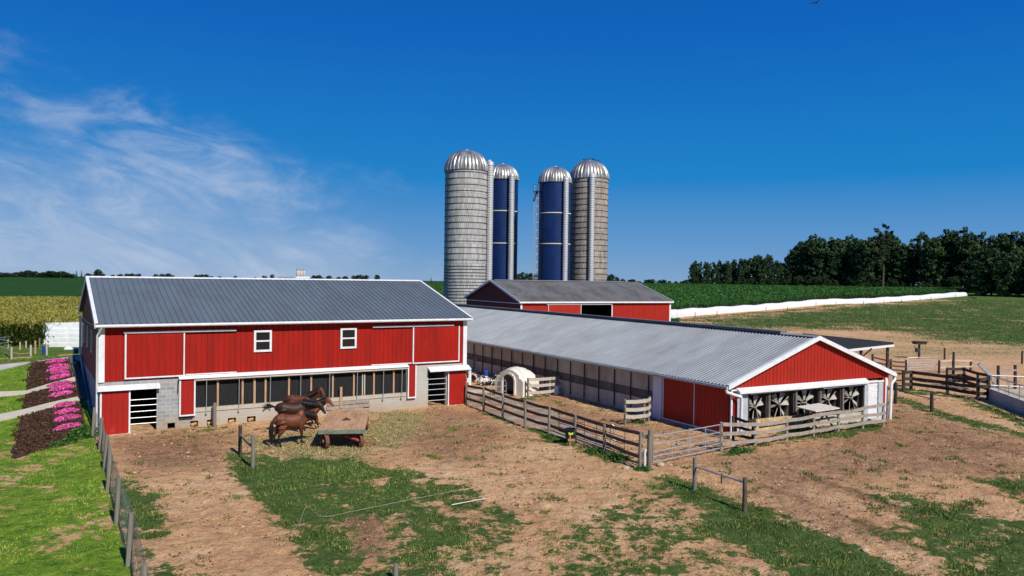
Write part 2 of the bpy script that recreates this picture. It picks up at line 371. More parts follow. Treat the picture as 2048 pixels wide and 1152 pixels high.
# (polygon, density, edge softness, noise amplitude)
GRASS = [
    (PX([(450, 912), (470, 898), (520, 905), (560, 917), (640, 920), (720, 924), (790, 938), (840, 970), (830, 1010), (760, 1040), (720, 1165), (650, 1165), (580, 1085), (520, 1003), (470, 945)]), 1.0, .22, .45),
    (PX([(560, 917), (640, 918), (720, 922), (800, 936), (860, 962), (930, 975), (1000, 1008), (1040, 1048), (1050, 1090), (1060, 1120), (1040, 1165), (690, 1165)]), .74, .5, 1.1),
    (PX([(1060, 1075), (1150, 1040), (1230, 1000), (1330, 960), (1420, 1010), (1600, 1080), (1760, 1165), (1040, 1165)]), .52, .8, 1.0),
    (PX([(1325, 957), (1400, 968), (1500, 1008), (1640, 1062), (1780, 1112), (1900, 1170), (1560, 1170), (1440, 1075), (1370, 1005)]), 1.0, .3, .55),
    (PX([(1750, 984), (1830, 985), (1900, 1002), (1960, 1012), (2100, 1050), (2100, 1180), (1880, 1180), (1800, 1085), (1765, 1030)]), .72, .6, 1.5),
    (PX([(1940, 958), (2100, 950), (2100, 1030), (2040, 1012), (1980, 985)]), .75, .5, 1.2),
    (PX([(232, 925), (262, 985), (310, 998), (335, 1060), (300, 1092), (410, 1170), (285, 1170), (262, 1090), (240, 1000)]), .8, .3, 1.0),
    (PX([(950, 818), (1010, 838), (1100, 868), (1200, 898), (1262, 925), (1255, 938), (1180, 912), (1120, 890), (1050, 858), (975, 832)]), .85, .15, .5),
    (PX([(1446, 903), (1520, 888), (1600, 874), (1700, 857), (1768, 845), (1766, 858), (1690, 874), (1600, 884), (1540, 892), (1500, 908), (1452, 912)]), .95, .15, .4),
    (PX([(1540, 866), (1640, 850), (1740, 838), (1745, 846), (1640, 866), (1545, 880)]), .7, .15, .4),
    (PX([(1790, 792), (1830, 802), (1868, 816), (1950, 840), (2060, 868), (2060, 880), (1940, 852), (1864, 829), (1800, 806)]), .8, .12, .4),
    (PX([(1800, 776), (1850, 779), (1905, 786), (1965, 806), (1990, 815), (2060, 850), (2060, 862), (1985, 826), (1900, 796), (1800, 786)]), .8, .12, .4),
    (PX([(1345, 646), (1500, 630), (1700, 611), (1860, 603), (1985, 592), (2300, 596), (2300, 712), (2048, 694), (1900, 680), (1790, 668), (1700, 662), (1600, 660), (1400, 655)]), .88, 10, 11),
    (PX([(1500, 662), (1700, 664), (1900, 676), (2300, 700), (2300, 745), (2048, 728), (1900, 718), (1780, 704)]), .40, 6, 8),
    (PX([(1345, 640), (1500, 625), (1700, 606), (1860, 597), (1860, 600), (1700, 609), (1500, 628), (1345, 643)]), .7, .6, 1),
    (PX([(560, 846), (640, 842), (780, 818), (800, 812), (800, 818), (700, 838), (560, 854)]), .3, .15, .6),
    (PX([(300, 858), (440, 855), (470, 858), (440, 866), (320, 868)]), .3, .15, .6),
    (PX([(1030, 800), (1075, 790), (1080, 796), (1040, 806)]), .6, .2, .5),
    (PX([(1268, 900), (1310, 930), (1300, 945), (1262, 940)]), .6, .2, .5),
]
HAY = [
    (PX([(500, 905), (470, 885), (545, 872), (640, 862), (720, 850), (790, 822), (850, 832), (835, 872), (790, 893), (720, 912), (640, 917), (560, 915)]), .95, .8, 1.0),
    (PX([(1080, 940), (1200, 905), (1310, 940), (1330, 985), (1180, 1010), (1080, 985)]), .22, 1, 1.2),
    (PX([(1300, 650), (1640, 664), (1800, 668), (2300, 700), (2300, 752), (2048, 735), (1960, 724), (1880, 722), (1800, 714), (1690, 690), (1500, 668)]), .62, 8, 9),
]
BROWN = [
    (PX([(215, 880), (300, 868), (440, 862), (480, 880), (470, 900), (430, 935), (300, 945), (235, 925)]), .75, 1, 1.6),
    (PX([(640, 865), (820, 820), (900, 812), (960, 822), (1050, 860), (1000, 900), (900, 930), (820, 900)]), .62, 1.2, 2),
    (PX([(1420, 915), (1560, 895), (1790, 800), (1860, 830), (2060, 880), (2060, 960), (1900, 950), (1700, 960), (1560, 995), (1480, 960)]), .66, 1.5, 2.0),
    (PX([(670, 1035), (720, 1025), (770, 1045), (780, 1085), (760, 1115), (710, 1110), (690, 1060)]), .9, .5, .8),
    (PX([(1475, 948), (1560, 978), (1700, 1028), (1850, 1095), (1835, 1100), (1690, 1040), (1550, 990), (1470, 957)]), .9, .2, .5),
    (PX([(1540, 935), (1650, 962), (1780, 1000), (1930, 1062), (1915, 1070), (1770, 1012), (1640, 972), (1535, 945)]), .85, .2, .6),
    (PX([(1790, 850), (1900, 868), (2060, 905), (2060, 918), (1890, 882), (1785, 862)]), .9, .3, .8),
    (PX([(1500, 985), (1700, 1010), (1800, 1090), (1700, 1080), (1560, 1030)]), .5, .8, 1.5),
    (PX([(1100, 790), (1250, 840), (1320, 850), (1440, 880), (1440, 900), (1310, 870), (1180, 850), (1060, 800)]), .55, .6, 1.2),
]
BARE = [(PX([(672, 1040), (720, 1028), (775, 1040), (800, 1062), (770, 1112), (715, 1112), (690, 1075)]), .85, .5, .9), (PX([(730, 955), (775, 950), (780, 965), (735, 970)]), .8, .25, .6), (PX([(905, 1020), (960, 1025), (985, 1050), (930, 1055)]), .75, .4, .9), (PX([(600, 1045), (640, 1050), (630, 1075), (600, 1070)]), .6, .3, .7), (PX([(880, 1120), (1000, 1100), (1040, 1160), (900, 1165)]), .7, .5, 1.0)]
def masks(x, y):
    D = np.hypot(x, y); n1 = fbm(x * .45, y * .45, 4, 3) - .5; n2 = fbm(x * 2.1, y * 2.1, 3, 9) - .5; nf = fbm(x * .03, y * .16, 3, 21) - .5
    def comb(lst, far=False):
        o = np.zeros(x.shape)
        for poly, den, soft, amp in lst:
            P = np.asarray(poly); lo = P.min(0) - 20; hi = P.max(0) + 20
            sel = (x > lo[0]) & (x < hi[0]) & (y > lo[1]) & (y < hi[1])
            if not sel.any(): continue
            sd = poly_sd(x[sel], y[sel], poly)
            nn = (nf[sel] * amp * 2.2) if amp > 5 else (n1[sel] * 1.6 + n2[sel] * .9) * amp
            base = sst(sd + nn, -soft * 1.3 - .25, soft * 1.3 + .25) * den
            if amp > 5: base = base * (.25 + .75 * sst(nf[sel] + (den - .6), -.2, .2))
            o[sel] = np.maximum(o[sel], base)
        return o
    g = comb(GRASS); g = g * (1 - .95 * comb(BARE)) * (.80 + .40 * sst(n1 + n2 * .6, -.15, .15)); h = comb(HAY); b = comb(BROWN); lime = np.zeros(x.shape)
    lw = sst(poly_sd(x, y, LAWN), -.1, .1)
    bald = sst(n1 * .9 + n2 * .7, -.02, .2) * sst(y, 40, 34)
    g = np.maximum(g, lw * (1 - .52 * bald)); lime = lw
    u, v = toloc(x, y, PA, YA)
    beyond = (v > 15.5) & (u < 22)
    g = np.where(beyond & (v < 60), np.maximum(g, sst(n1 + .25, -.1, .1)), g); lime = np.where(beyond & (v < 60), .35, lime)
    s = x / np.maximum(np.abs(y), 1)
    far = (D > 95) & ((s < .22) | (D > 330)) | (y < 8)
    g = np.where(far & ~(beyond & (v < 60)), 1, g); h = np.where(far, 0, h); b = np.where(far, 0, b)
    crop = np.where((D > 120) & (s < .22), 1.0, 0)
    strip = (D > 655) & (D < 705) & (s < -.585 + .03 * np.sin(D * .1))
    h = np.where(strip, 1, h); g = np.where(strip, 0, g)
    yard = sst(poly_sd(x, y, PX([(936, 800), (1110, 755), (1320, 850), (1500, 860), (1440, 905), (1290, 925)])), -.3, .3)
    return g, h, b, lime, crop
def build_ground():
    ang = np.radians(np.unique(np.concatenate([np.arange(-180, -48, 6), np.arange(-48, 48, .26), np.arange(48, 181, 6)]))); ang = ang[(ang < math.pi - 1e-6)]
    rr = np.concatenate([[.5, 3, 6, 10, 14], 16 * 1.0055 ** np.arange(0, 290)])
    while rr[-1] < 4500: rr = np.append(rr, rr[-1] * 1.03)
    A, RR = np.meshgrid(ang, rr); x = RR * np.sin(A); y = RR * np.cos(A)
    g, h, b, lime, crop = masks(x, y)
    z = T(x, y)
    near = (RR < 80)
    u, v = toloc(x, y, PA, YA)
    dirtbump = ((fbm(x * 1.6, y * 1.6, 4, 31) - .5) * .16 + (fbm(x * 4.2, y * 4.2, 2, 37) - .5) * .11) * (1 - .7 * np.clip(lime, 0, 1))
    z = z + np.where(near, dirtbump, (fbm(x * .2, y * .2, 2, 8) - .5) * .1) * (RR < 400)
    n, k = x.shape; vs = np.stack([x, y, z], -1).reshape(-1, 3)
    i = np.arange(n - 1)[:, None] * k; j = np.arange(k)[None, :]; j2 = (j + 1) % k
    f = np.stack([i + j, i + j2, i + k + j2, i + k + j], -1).reshape(-1, 4)
    m = np.stack([g, h, b, lime], -1).reshape(-1, 4); m2 = np.stack([crop, crop * 0, crop * 0, crop * 0 + 1], -1).reshape(-1, 4)
    o = raw('ground', vs, f[:, ::-1].ravel(), 4, m_ground, col={'cover': m, 'crop': m2}, smooth=True)
    tag(o, 'farmyard dirt, grass and fields reaching to the horizon', 'ground', kind='structure')
def ground_mat():
    m = bpy.data.materials.new('ground_soil'); m.use_nodes = True; nt = m.node_tree; N = nt.nodes; L = nt.links
    b = N['Principled BSDF']; b.inputs['Roughness'].default_value = .95; b.inputs['Specular IOR Level'].default_value = .1
    geo = N.new('ShaderNodeNewGeometry'); at = N.new('ShaderNodeAttribute'); at.attribute_name = 'cover'; sc = N.new('ShaderNodeSeparateColor'); L.new(at.outputs['Color'], sc.inputs[0])
    at2 = N.new('ShaderNodeAttribute'); at2.attribute_name = 'crop'; sc2 = N.new('ShaderNodeSeparateColor'); L.new(at2.outputs['Color'], sc2.inputs[0])
    def noise(s, d=5, r=.6, dist=0, stretch=None):
        n = N.new('ShaderNodeTexNoise'); n.inputs['Scale'].default_value = s; n.inputs['Detail'].default_value = d; n.inputs['Roughness'].default_value = r; n.inputs['Distortion'].default_value = dist
        if stretch:
            mp = N.new('ShaderNodeMapping'); mp.inputs['Scale'].default_value = stretch; L.new(geo.outputs['Position'], mp.inputs[0]); L.new(mp.outputs[0], n.inputs['Vector'])
        else: L.new(geo.outputs['Position'], n.inputs['Vector'])
        return n.outputs[0]
    def ramp(v, stops):
        r = N.new('ShaderNodeValToRGB'); L.new(v, r.inputs[0]); e = r.color_ramp.elements
        while len(e) < len(stops): e.new(.5)
        for k, (p, c) in enumerate(stops): e[k].position = p; e[k].color = (*c, 1)
        return r.outputs[0]
    def mix(f, a, c):
        x = N.new('ShaderNodeMix'); x.data_type = 'RGBA'
        if isinstance(f, float): x.inputs['Factor'].default_value = f
        else: L.new(f, x.inputs['Factor'])
        L.new(a, x.inputs['A']); L.new(c, x.inputs['B']); return x.outputs['Result']
    def mr(v, a, c, d0=0., d1=1.):
        n = N.new('ShaderNodeMapRange'); n.interpolation_type = 'SMOOTHSTEP'; L.new(v, n.inputs[0]); n.inputs[1].default_value = a; n.inputs[2].default_value = c; n.inputs[3].default_value = d0; n.inputs[4].default_value = d1; return n.outputs[0]
    def ma(op, a, c):
        n = N.new('ShaderNodeMath'); n.operation = op
        for i, v in enumerate((a, c)):
            if isinstance(v, (int, float)): n.inputs[i].default_value = v
            else: L.new(v, n.inputs[i])
        return n.outputs[0]
    fine = noise(9, 6, .7); mid = noise(1.7, 6, .65, .4); big = noise(.22, 4, .5); grit = noise(28, 4, .75)
    dirt = ramp(ma('ADD', ma('MULTIPLY', big, .45), ma('MULTIPLY', mid, .55)), [(.32, (.48, .245, .115)), (.5, (.66, .39, .195)), (.68, (.79, .54, .315))])
    dirt = mix(mr(fine, .53, .68, 0, .75), dirt, ramp(grit, [(.3, (.21, .10, .044)), (.7, (.45, .25, .11))]))
    dirt = mix(mr(noise(3.6, 5, .7, .8), .62, .72, 0, .7), dirt, ramp(grit, [(.3, (.12, .062, .036)), (.7, (.24, .13, .07))]))
    brown = ramp(mid, [(.3, (.15, .078, .046)), (.55, (.28, .145, .078)), (.75, (.38, .21, .115))])
    brown = mix(mr(fine, .5, .64, 0, .7), brown, ramp(grit, [(.3, (.07, .04, .03)), (.7, (.17, .095, .06))]))
    bf = ma('MULTIPLY', sc.outputs[2], mr(ma('ADD', mid, ma('MULTIPLY', fine, .5)), .45, .9))
    c = mix(ma('MINIMUM', ma('MULTIPLY', bf, 1.3), 1.0), dirt, brown)
    hay = ramp(fine, [(.25, (.20, .135, .055)), (.5, (.42, .32, .14)), (.75, (.56, .45, .22))])
    hf = mr(ma('ADD', sc.outputs[1], ma('MULTIPLY', ma('SUBTRACT', noise(1.6, 10, .8), .5), 3.6)), .32, .66)
    c = mix(hf, c, hay)
    gd = ramp(ma('ADD', ma('MULTIPLY', mid, .3), ma('ADD', ma('MULTIPLY', fine, .4), ma('MULTIPLY', grit, .3))), [(.34, (.018, .042, .010)), (.47, (.060, .115, .024)), (.60, (.13, .17, .045)), (.70, (.30, .25, .10))])
    gl = ramp(ma('ADD', ma('MULTIPLY', mid, .45), ma('ADD', ma('MULTIPLY', fine, .3), ma('MULTIPLY', grit, .25))), [(.38, (.035, .09, .010)), (.48, (.12, .24, .018)), (.57, (.24, .34, .035)), (.66, (.48, .38, .12))])
    lim = N.new('ShaderNodeAttribute'); lim.attribute_name = 'cover'
    g = mix(lim.outputs['Alpha'], gd, gl)
    crop = ramp(noise(.05, 6, .7), [(.35, (.014, .052, .008)), (.65, (.028, .085, .012))])
    g = mix(sc2.outputs[0], g, crop)
    gf = mr(ma('ADD', sc.outputs[0], ma('MULTIPLY', ma('SUBTRACT', noise(1.5, 11, .80), .5), 4.6)), .42, .60)
    gf = ma('MAXIMUM', gf, sc2.outputs[0])
    c = mix(gf, c, g)
    L.new(c, b.inputs['Base Color'])
    hgt = ma('ADD', ma('MULTIPLY', fine, .6), ma('ADD', ma('MULTIPLY', mid, 1.6), ma('MULTIPLY', grit, .2)))
    bp = N.new('ShaderNodeBump'); bp.inputs['Strength'].default_value = 1.0; bp.inputs['Distance'].default_value = .17
    L.new(hgt, bp.inputs['Height']); L.new(bp.outputs[0], b.inputs['Normal'])
    return m
m_ground = ground_mat()
build_ground()

def drape(name, poly, lift, m, label, cat, step=.5):
    """a thin slab laid over the terrain inside a polygon"""
    bm = bmesh.new(); P = np.asarray(poly, float)
    f = bm.faces.new([bm.verts.new((p[0], p[1], 0)) for p in P])
    lo = P.min(0); hi = P.max(0)
    for ax in (0, 1):
        for t in np.arange(lo[ax] + step, hi[ax], step):
            no = Vector((1, 0, 0)) if ax == 0 else Vector((0, 1, 0)); co = no * float(t)
            bmesh.ops.bisect_plane(bm, geom=bm.verts[:] + bm.edges[:] + bm.faces[:], plane_co=co, plane_no=no)
    for v in bm.verts: v.co.z = float(T(v.co.x, v.co.y)) + lift
    r = bmesh.ops.extrude_face_region(bm, geom=bm.faces[:])
    for e in r['geom']:
        if isinstance(e, bmesh.types.BMVert): e.co.z -= lift + .25
    bmesh.ops.recalc_face_normals(bm, faces=bm.faces)
    me = bpy.data.meshes.new(name); bm.to_mesh(me); bm.free(); me.materials.append(m)
    o = bpy.data.objects.new(name, me); COL.objects.link(o)
    return tag(o, label, cat, kind='structure')
drape('concrete_apron', PX([(936, 808), (1000, 835), (1100, 867), (1180, 891), (1235, 908), (1180, 862), (1095, 820), (1060, 800), (985, 792), (948, 775)]), .03, m_slab, 'worn concrete apron behind the brown fence', 'apron')
drape('driveway', PX([(-160, 748), (0, 731), (60, 725), (130, 716), (152, 714)]) + [frm(1.5, 19.5, PA, YA), frm(1.5, 13.8, PA, YA)] + PX([(150, 757), (141, 722), (133, 718), (60, 727), (0, 741), (-160, 762)])[1:], .05, m_drive, 'pale grey driveway passing behind the red barn', 'driveway')
# ---------------------------------------------------------------- barn helpers
def rib_us(u0, u1, pitch, w, h, start=0.0):
    us = [(u0, 0)]; c = u0 + (start if start else pitch / 2)
    while c + w / 2 < u1:
        us += [(c - w / 2, 0), (c - w / 4, h), (c + w / 4, h), (c + w / 2, 0)]; c += pitch
    us.append((u1, 0)); return us
def cst(k): return lambda u: k
def framed_door(name, par, u0, u1, z0, z1, y, m, left=True, right=True, bottom=True, top=False, pitch=.27, t=.05):
    """sliding door panel standing proud of a front wall (facing -y) with white edge trims"""
    d = MB(); d.box(u0, y - t + .012, z0, u1, y, z1)
    d.ribs(rib_us(u0 + .02, u1 - .02, pitch, .03, -.009), lambda u, o, z: (u, y - t - o, z), cst(z0 + .02), cst(z1 - .01))
    o = d.build(name, m, par)
    w = .075; e = MB()
    if left: e.box(u0 - w, y - t - .015, z0 - w, u0, y, z1)
    if right: e.box(u1, y - t - .015, z0 - w, u1 + w, y, z1)
    if bottom: e.box(u0 - (0 if left else w), y - t - .018, z0 - w, u1 + (0 if right else w), y, z0)
    if top: e.box(u0, y - t - .018, z1, u1, y, z1 + w)
    if e.v: e.build('door_trim', m_white, o)
    return o
def barred_gate(par, u0, u1, zs, y, m=None):
    for z in zs: MB().tube([(u0, y, z), (u1, y, z + random.uniform(-.015, .015))], .022, 8).build('gate_bar', m or m_galv, par)
def downspout(par, path, m, r=.05): return MB().tube(path, r, 8).build('downspout', m, par, auto=50)
def sash_window(par, u0, u1, z0, z1, y):
    f = MB(); w = .115
    f.box(u0, y - .06, z0, u0 + w, y, z1).box(u1 - w, y - .06, z0, u1, y, z1).box(u0 + w, y - .06, z1 - w, u1 - w, y, z1).box(u0 + w, y - .06, z0, u1 - w, y, z0 + w)
    f.box(u0 + w, y - .045, (z0 + z1) / 2 - .04, u1 - w, y, (z0 + z1) / 2 + .04)
    o = f.build('window', m_white, par)
    zm = (z0 + z1) / 2
    for a, b in ((z0 + w, zm - .04), (zm + .04, z1 - w)):
        MB().box(u0 + w, y - .015, a, u1 - w, y, b).build('pane', m_glass, o)

# ---------------------------------------------------------------- bank barn
def bank_barn():
    b = thing('bank_barn', 'two-storey red barn with slate-blue metal roof over a grey block ground floor', 'barn', (PA[0], PA[1], 0), YA)
    Lb, Wb, H1, He, Zr = 20.6, 14.6, 2.62, 5.55, 7.80
    ov, og = .40, .22
    zt = lambda v: He + .0 + (Zr - .16 - He) * (1 - abs(v - Wb / 2) / (Wb / 2))
    # ground-floor walls with their openings
    op = [(1.36, 2.60, -.3, 2.20), (4.43, 16.50, 1.02, 2.42), (17.98, 19.22, -.3, 2.22)]
    holes = [(3.12, 3.48, -.02, .33), (4.22, 4.60, .0, .34), (5.04, 5.42, .0, .33), (6.10, 6.52, -.02, .33), (7.10, 7.56, .0, .33)]
    def wall_u(u0, u1, z0, z1, cut, m, name):
        us = sorted({u0, u1} | {c for o in cut for c in o[:2] if u0 < c < u1}); w = MB()
        for a, c in zip(us, us[1:]):
            mid = (a + c) / 2; spans = sorted([(o[2], o[3]) for o in cut if o[0] <= mid <= o[1]]); z = z0
            for lo, hi in spans:
                if lo > z: w.box(a, 0, z, c, .22, lo)
                z = max(z, hi)
            if z < z1: w.box(a, 0, z, c, .22, z1)
        return w.build(name, m, b)
    cuts = op + holes
    wall_u(0, 4.43, -.4, H1, cuts, m_block, 'block_wall'); wall_u(4.43, 17.3, -.4, H1, cuts, m_parge, 'block_wall'); wall_u(17.3, Lb, -.4, H1, cuts, m_parge, 'block_wall')
    MB().box(0, .22, -1, .22, Wb, 2.45).build('block_wall', m_block, b)
    MB().box(Lb - .22, .22, -1, Lb, Wb, H1).build('block_wall', m_block, b)
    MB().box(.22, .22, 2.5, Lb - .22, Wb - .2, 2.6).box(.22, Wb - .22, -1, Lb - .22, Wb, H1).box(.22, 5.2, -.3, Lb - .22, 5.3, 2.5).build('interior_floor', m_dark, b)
    MB().box(.3, .23, -.25, Lb - .3, 5.2, -.02).build('stable_floor', M('stable_litter', (.17, .11, .06), .95, 0, .4, 6, .5, 20), b)
    # red upper storey
    w = MB(); us = rib_us(.02, Lb - .02, .285, .034, -.020)
    w.ribs(us, lambda u, o, z: (u, -.03 - o, z), cst(H1 + .02), cst(He + .02)); w.box(.02, -.005, H1 + .02, Lb - .02, .1, He + .02)
    w.build('front_siding', m_red, b)
    w = MB(); us = rib_us(.0, Wb, .285, .034, -.020)
    w.ribs(us, lambda v, o, z: (-.03 - o, v, z), cst(2.42), zt)
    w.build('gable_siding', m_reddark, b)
    w = MB(); w.ribs(us, lambda v, o, z: (Lb + .03 + o, v, z), cst(H1), zt); w.build('gable_siding', m_red, b)
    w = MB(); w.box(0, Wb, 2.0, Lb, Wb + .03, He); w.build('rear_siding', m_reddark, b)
    # corner trims
    for u in (-.05, Lb - .22): MB().box(u, -.075, H1 if u < 0 else 2.5, u + .27, -.032, He - .05).build('corner_trim', m_white, b)
    MB().box(-.055, .0, 2.3, -.03, .2, He).build('corner_trim', m_white, b)
    # roof
    sl = (Zr - .15 - He) / (Wb / 2); ry = [(-ov, He - ov * sl + .08), (Wb / 2, Zr)]
    for side in (0, 1):
        r = MB(); us = rib_us(-og, Lb + og, .31, .06, .042); N = 1
        def place(u, o, t, side=side):
            v = -ov + (Wb / 2 + ov) * t; z = ry[0][1] + (Zr - ry[0][1]) * t + o
            return (u, v if side == 0 else Wb - v, z)
        r.ribs(us, place, cst(0), cst(1))
        r.ribs([(-og, -.04), (Lb + og, -.04)], place, cst(0), cst(1))
        r.build('roof_panel', m_roofA, b)
        # barge boards
        for u in (-og - .03, Lb + og):
            bb = MB(); h = .20; z0, z1 = ry[0][1], Zr
            y0 = -ov; f = (lambda v: v) if side == 0 else (lambda v: Wb - v)
            bb.add([(u, f(y0), z0 - h), (u + .03, f(y0), z0 - h), (u + .03, f(y0), z0 + .05), (u, f(y0), z0 + .05), (u, f(Wb / 2), z1 - h), (u + .03, f(Wb / 2), z1 - h), (u + .03, f(Wb / 2), z1 + .05), (u, f(Wb / 2), z1 + .05)],
                   [(0, 1, 2, 3), (7, 6, 5, 4), (0, 4, 5, 1), (1, 5, 6, 2), (2, 6, 7, 3), (3, 7, 4, 0)])
            bb.build('barge_board', m_white, b)
            cp = MB(); q = .11 if u < 0 else -.11
            cp.bar((u + (.03 if u < 0 else 0) + q / 2, f(y0), z0 + .055), (u + (.03 if u < 0 else 0) + q / 2, f(Wb / 2), z1 + .055), .15, .012)
            cp.build('rake_flashing', m_white, b)
    rc = MB(); rc.prism([(Wb / 2 - .22, Zr - .03), (Wb / 2, Zr + .06), (Wb / 2 + .22, Zr - .03), (Wb / 2, Zr + .03)], 0, -og - .02, Lb + og + .02); rc.build('ridge_cap', m_white, b)
    g = MB(); z0 = ry[0][1]
    g.prism([(-ov - .12, z0 - .02), (-ov - .13, z0 - .10), (-ov - .10, z0 - .15), (-ov - .01, z0 - .15), (-ov - .01, z0 - .01)], 0, -og, Lb + og); g.build('gutter', m_white, b)
    MB().box(-og, -ov, z0 - .17, Lb + og, -ov + .03, z0 - .03).box(-og + .02, -ov + .03, z0 - .17, Lb + og - .02, -.03, z0 - .14).build('fascia', m_white, b)
    downspout(b, [(.06, -ov - .05, z0 - .14), (-.02, -.3, z0 - .38), (-.11, -.11, z0 - .55), (-.11, -.11, -.1)], m_white)
    downspout(b, [(-.12, Wb - .5, 5.1), (-.12, Wb - .5, 2.6), (-.12, Wb - .55, 2.4)], m_white)
    downspout(b, [(-.14, Wb + .1, 5.2), (-.14, Wb + .1, 2.9), (-.14, 10.5, 1.75), (-.14, 3.2, .3), (-.3, 2.7, .15)], m_bluewhite, .055)
    MB().tube([(-.1, -ov, z0 - .1), (-.12, 7, 5.2), (-.12, Wb + .1, 5.25)], .016, 6).build('cable', m_galv, b)
    # end wall windows
    for v in (4.9, 8.6, 12.05):
        f = MB().box(-.085, v - .32, 3.68, -.035, v + .32, 4.9).build('window', m_white, b); MB().box(-.095, v - .22, 3.78, -.086, v + .22, 4.8).build('pane', m_glass, f)
    sash_window(b, 7.40, 8.36, 3.84, 5.03, -.055); sash_window(b, 12.28, 13.26, 3.84, 5.04, -.055)
    # sliding doors of the upper storey
    framed_door('sliding_door', b, 1.18, 3.84, 2.80, 5.00, -.06, m_red, True, False, True)
    MB().box(3.84, -.125, 2.72, 3.90, -.055, 5.0).build('door_post', m_white, b)
    framed_door('sliding_door', b, 16.93, 20.02, 2.82, 5.00, -.06, m_red, True, True, True)
    for a, c, z in ((1.05, 6.46, 5.02), (14.25, 19.65, 5.02)):
        MB().box(a, -.17, z, c, -.055, z + .10).build('door_track', m_bluewhite, b)
    MB().box(3.95, -.09, 2.77, 6.5, -.052, 2.83).build('sill_trim', m_white, b); MB().box(14.2, -.09, 2.77, 16.8, -.052, 2.83).build('sill_trim', m_white, b)
    # long white hood over the stable windows
    h = MB(); h.prism([(-.03, 2.76), (-.26, 2.62), (-.26, 2.585), (-.03, 2.585)], 0, 3.62, 16.56); h.build('window_hood', m_white, b)
    MB().tube([(4.4, -.14, 2.50), (16.5, -.14, 2.50)], .07, 10).build('rolled_curtain', M('curtain_roll', (.58, .54, .44), .8, 0, .1, 3), b, smooth=True)
    # netting, studs and rods of the window strip
    n = MB(); us = rib_us(4.43, 16.5, .09, .05, .02); n.ribs(us, lambda u, o, z: (u, .14 - o, z), cst(1.0), cst(2.45)); n.build('netting', m_mesh, b)
    s = MB(); s.box(4.43, -.05, .80, 16.5, .1, 1.02).build('timber_sill', m_railpale, b)
    for u in (5.58, 6.86, 7.48, 8.08, 9.37, 10.63, 11.9, 13.17, 14.42, 15.69): MB().box(u - .05, .02, 1.02, u + .05, .12, 2.42).build('stud', m_raw, b)
    for u in (4.98, 6.64, 8.3, 9.98, 11.65, 13.32, 14.96, 16.16):
        r = MB(); r.tube([(u, -.16, 2.55), (u, -.10, .75)], .02, 6); r.box(u - .045, -.13, .66, u + .045, -.05, .78); r.build('curtain_rod', m_galv, b)
    for u in (7.52, 13.72, 13.85): MB().box(u - .035, .06, 1.02, u + .035, .1, 2.3).build('loose_board', m_railpale, b)
    # shutters
    framed_door('shutter', b, 3.72, 4.36, .72, 2.58, -.10, m_reddoor, True, True, True, pitch=.21)
    MB().box(3.66, -.035, .44, 4.32, -.002, .63).build('vent_flap', m_pipe, b)
    framed_door('shutter', b, 16.60, 17.02, .74, 2.66, -.12, m_reddoor, True, True, True, pitch=.2)
    MB().tube([(3.6, -.05, 2.5), (3.58, -.06, 1.85)], .025, 6).build('hose', m_pipe, b)
    # lower doors with hoods
    framed_door('stable_door', b, .10, 1.30, .02, 2.14, -.10, m_reddoor, True, True, True, pitch=.27)
    h = MB(); h.prism([(-.02, 2.45), (-.30, 2.38), (-.32, 2.20), (-.02, 2.20)], 0, -.10, 2.72); h.build('door_hood', m_white, b)
    barred_gate(b, 1.36, 2.6, (.42, .73, 1.04, 1.35, 1.64), .04)
    framed_door('stable_door', b, 19.36, 20.56, .02, 2.14, -.10, m_reddoor, True, False, True, pitch=.24)
    h = MB(); h.prism([(-.02, 2.50), (-.42, 2.30), (-.42, 2.22), (-.02, 2.40)], 0, 17.92, 20.80); h.build('door_hood', m_white, b)
    barred_gate(b, 17.98, 19.22, (.38, .72, 1.06, 1.40, 1.72), .04)
    # boards nailed over the wall by the wagon
    for k, (a, c, z) in enumerate(((11.55, 14.1, .58), (11.5, 14.15, .34), (12.1, 13.7, .16))): MB().box(a, -.09, z, c, -.035, z + .2).build('plank', m_railgrey, b)
    MB().box(12.28, -.13, .4, 12.42, -.06, 1.62).build('upright_board', m_raw, b)
    for (a, c, z0, z1) in holes[1:]:
        MB().tube([((a + c) / 2 - .12, .2, .1), ((a + c) / 2 + .14, .2, .19)], .1, 8).build('hay_wad', M('hay_wad', (.5, .3, .12), .9, 0, .4, 9, .4, 20) if 'hay_wad' not in bpy.data.materials else bpy.data.materials['hay_wad'], b)
    for (a, c, z0, z1) in holes: MB().box(a - .2, .7, -.2, c + .2, .75, .5).build('hole_shade_panel', m_dark, b)  # added near-black sheets paint the shade behind the holes
    MB().tube([(-.35, 15.2, 2.7), (-.35, 15.2, 3.05)], .16, 10).build('utility_box', m_blue, b)
bank_barn()

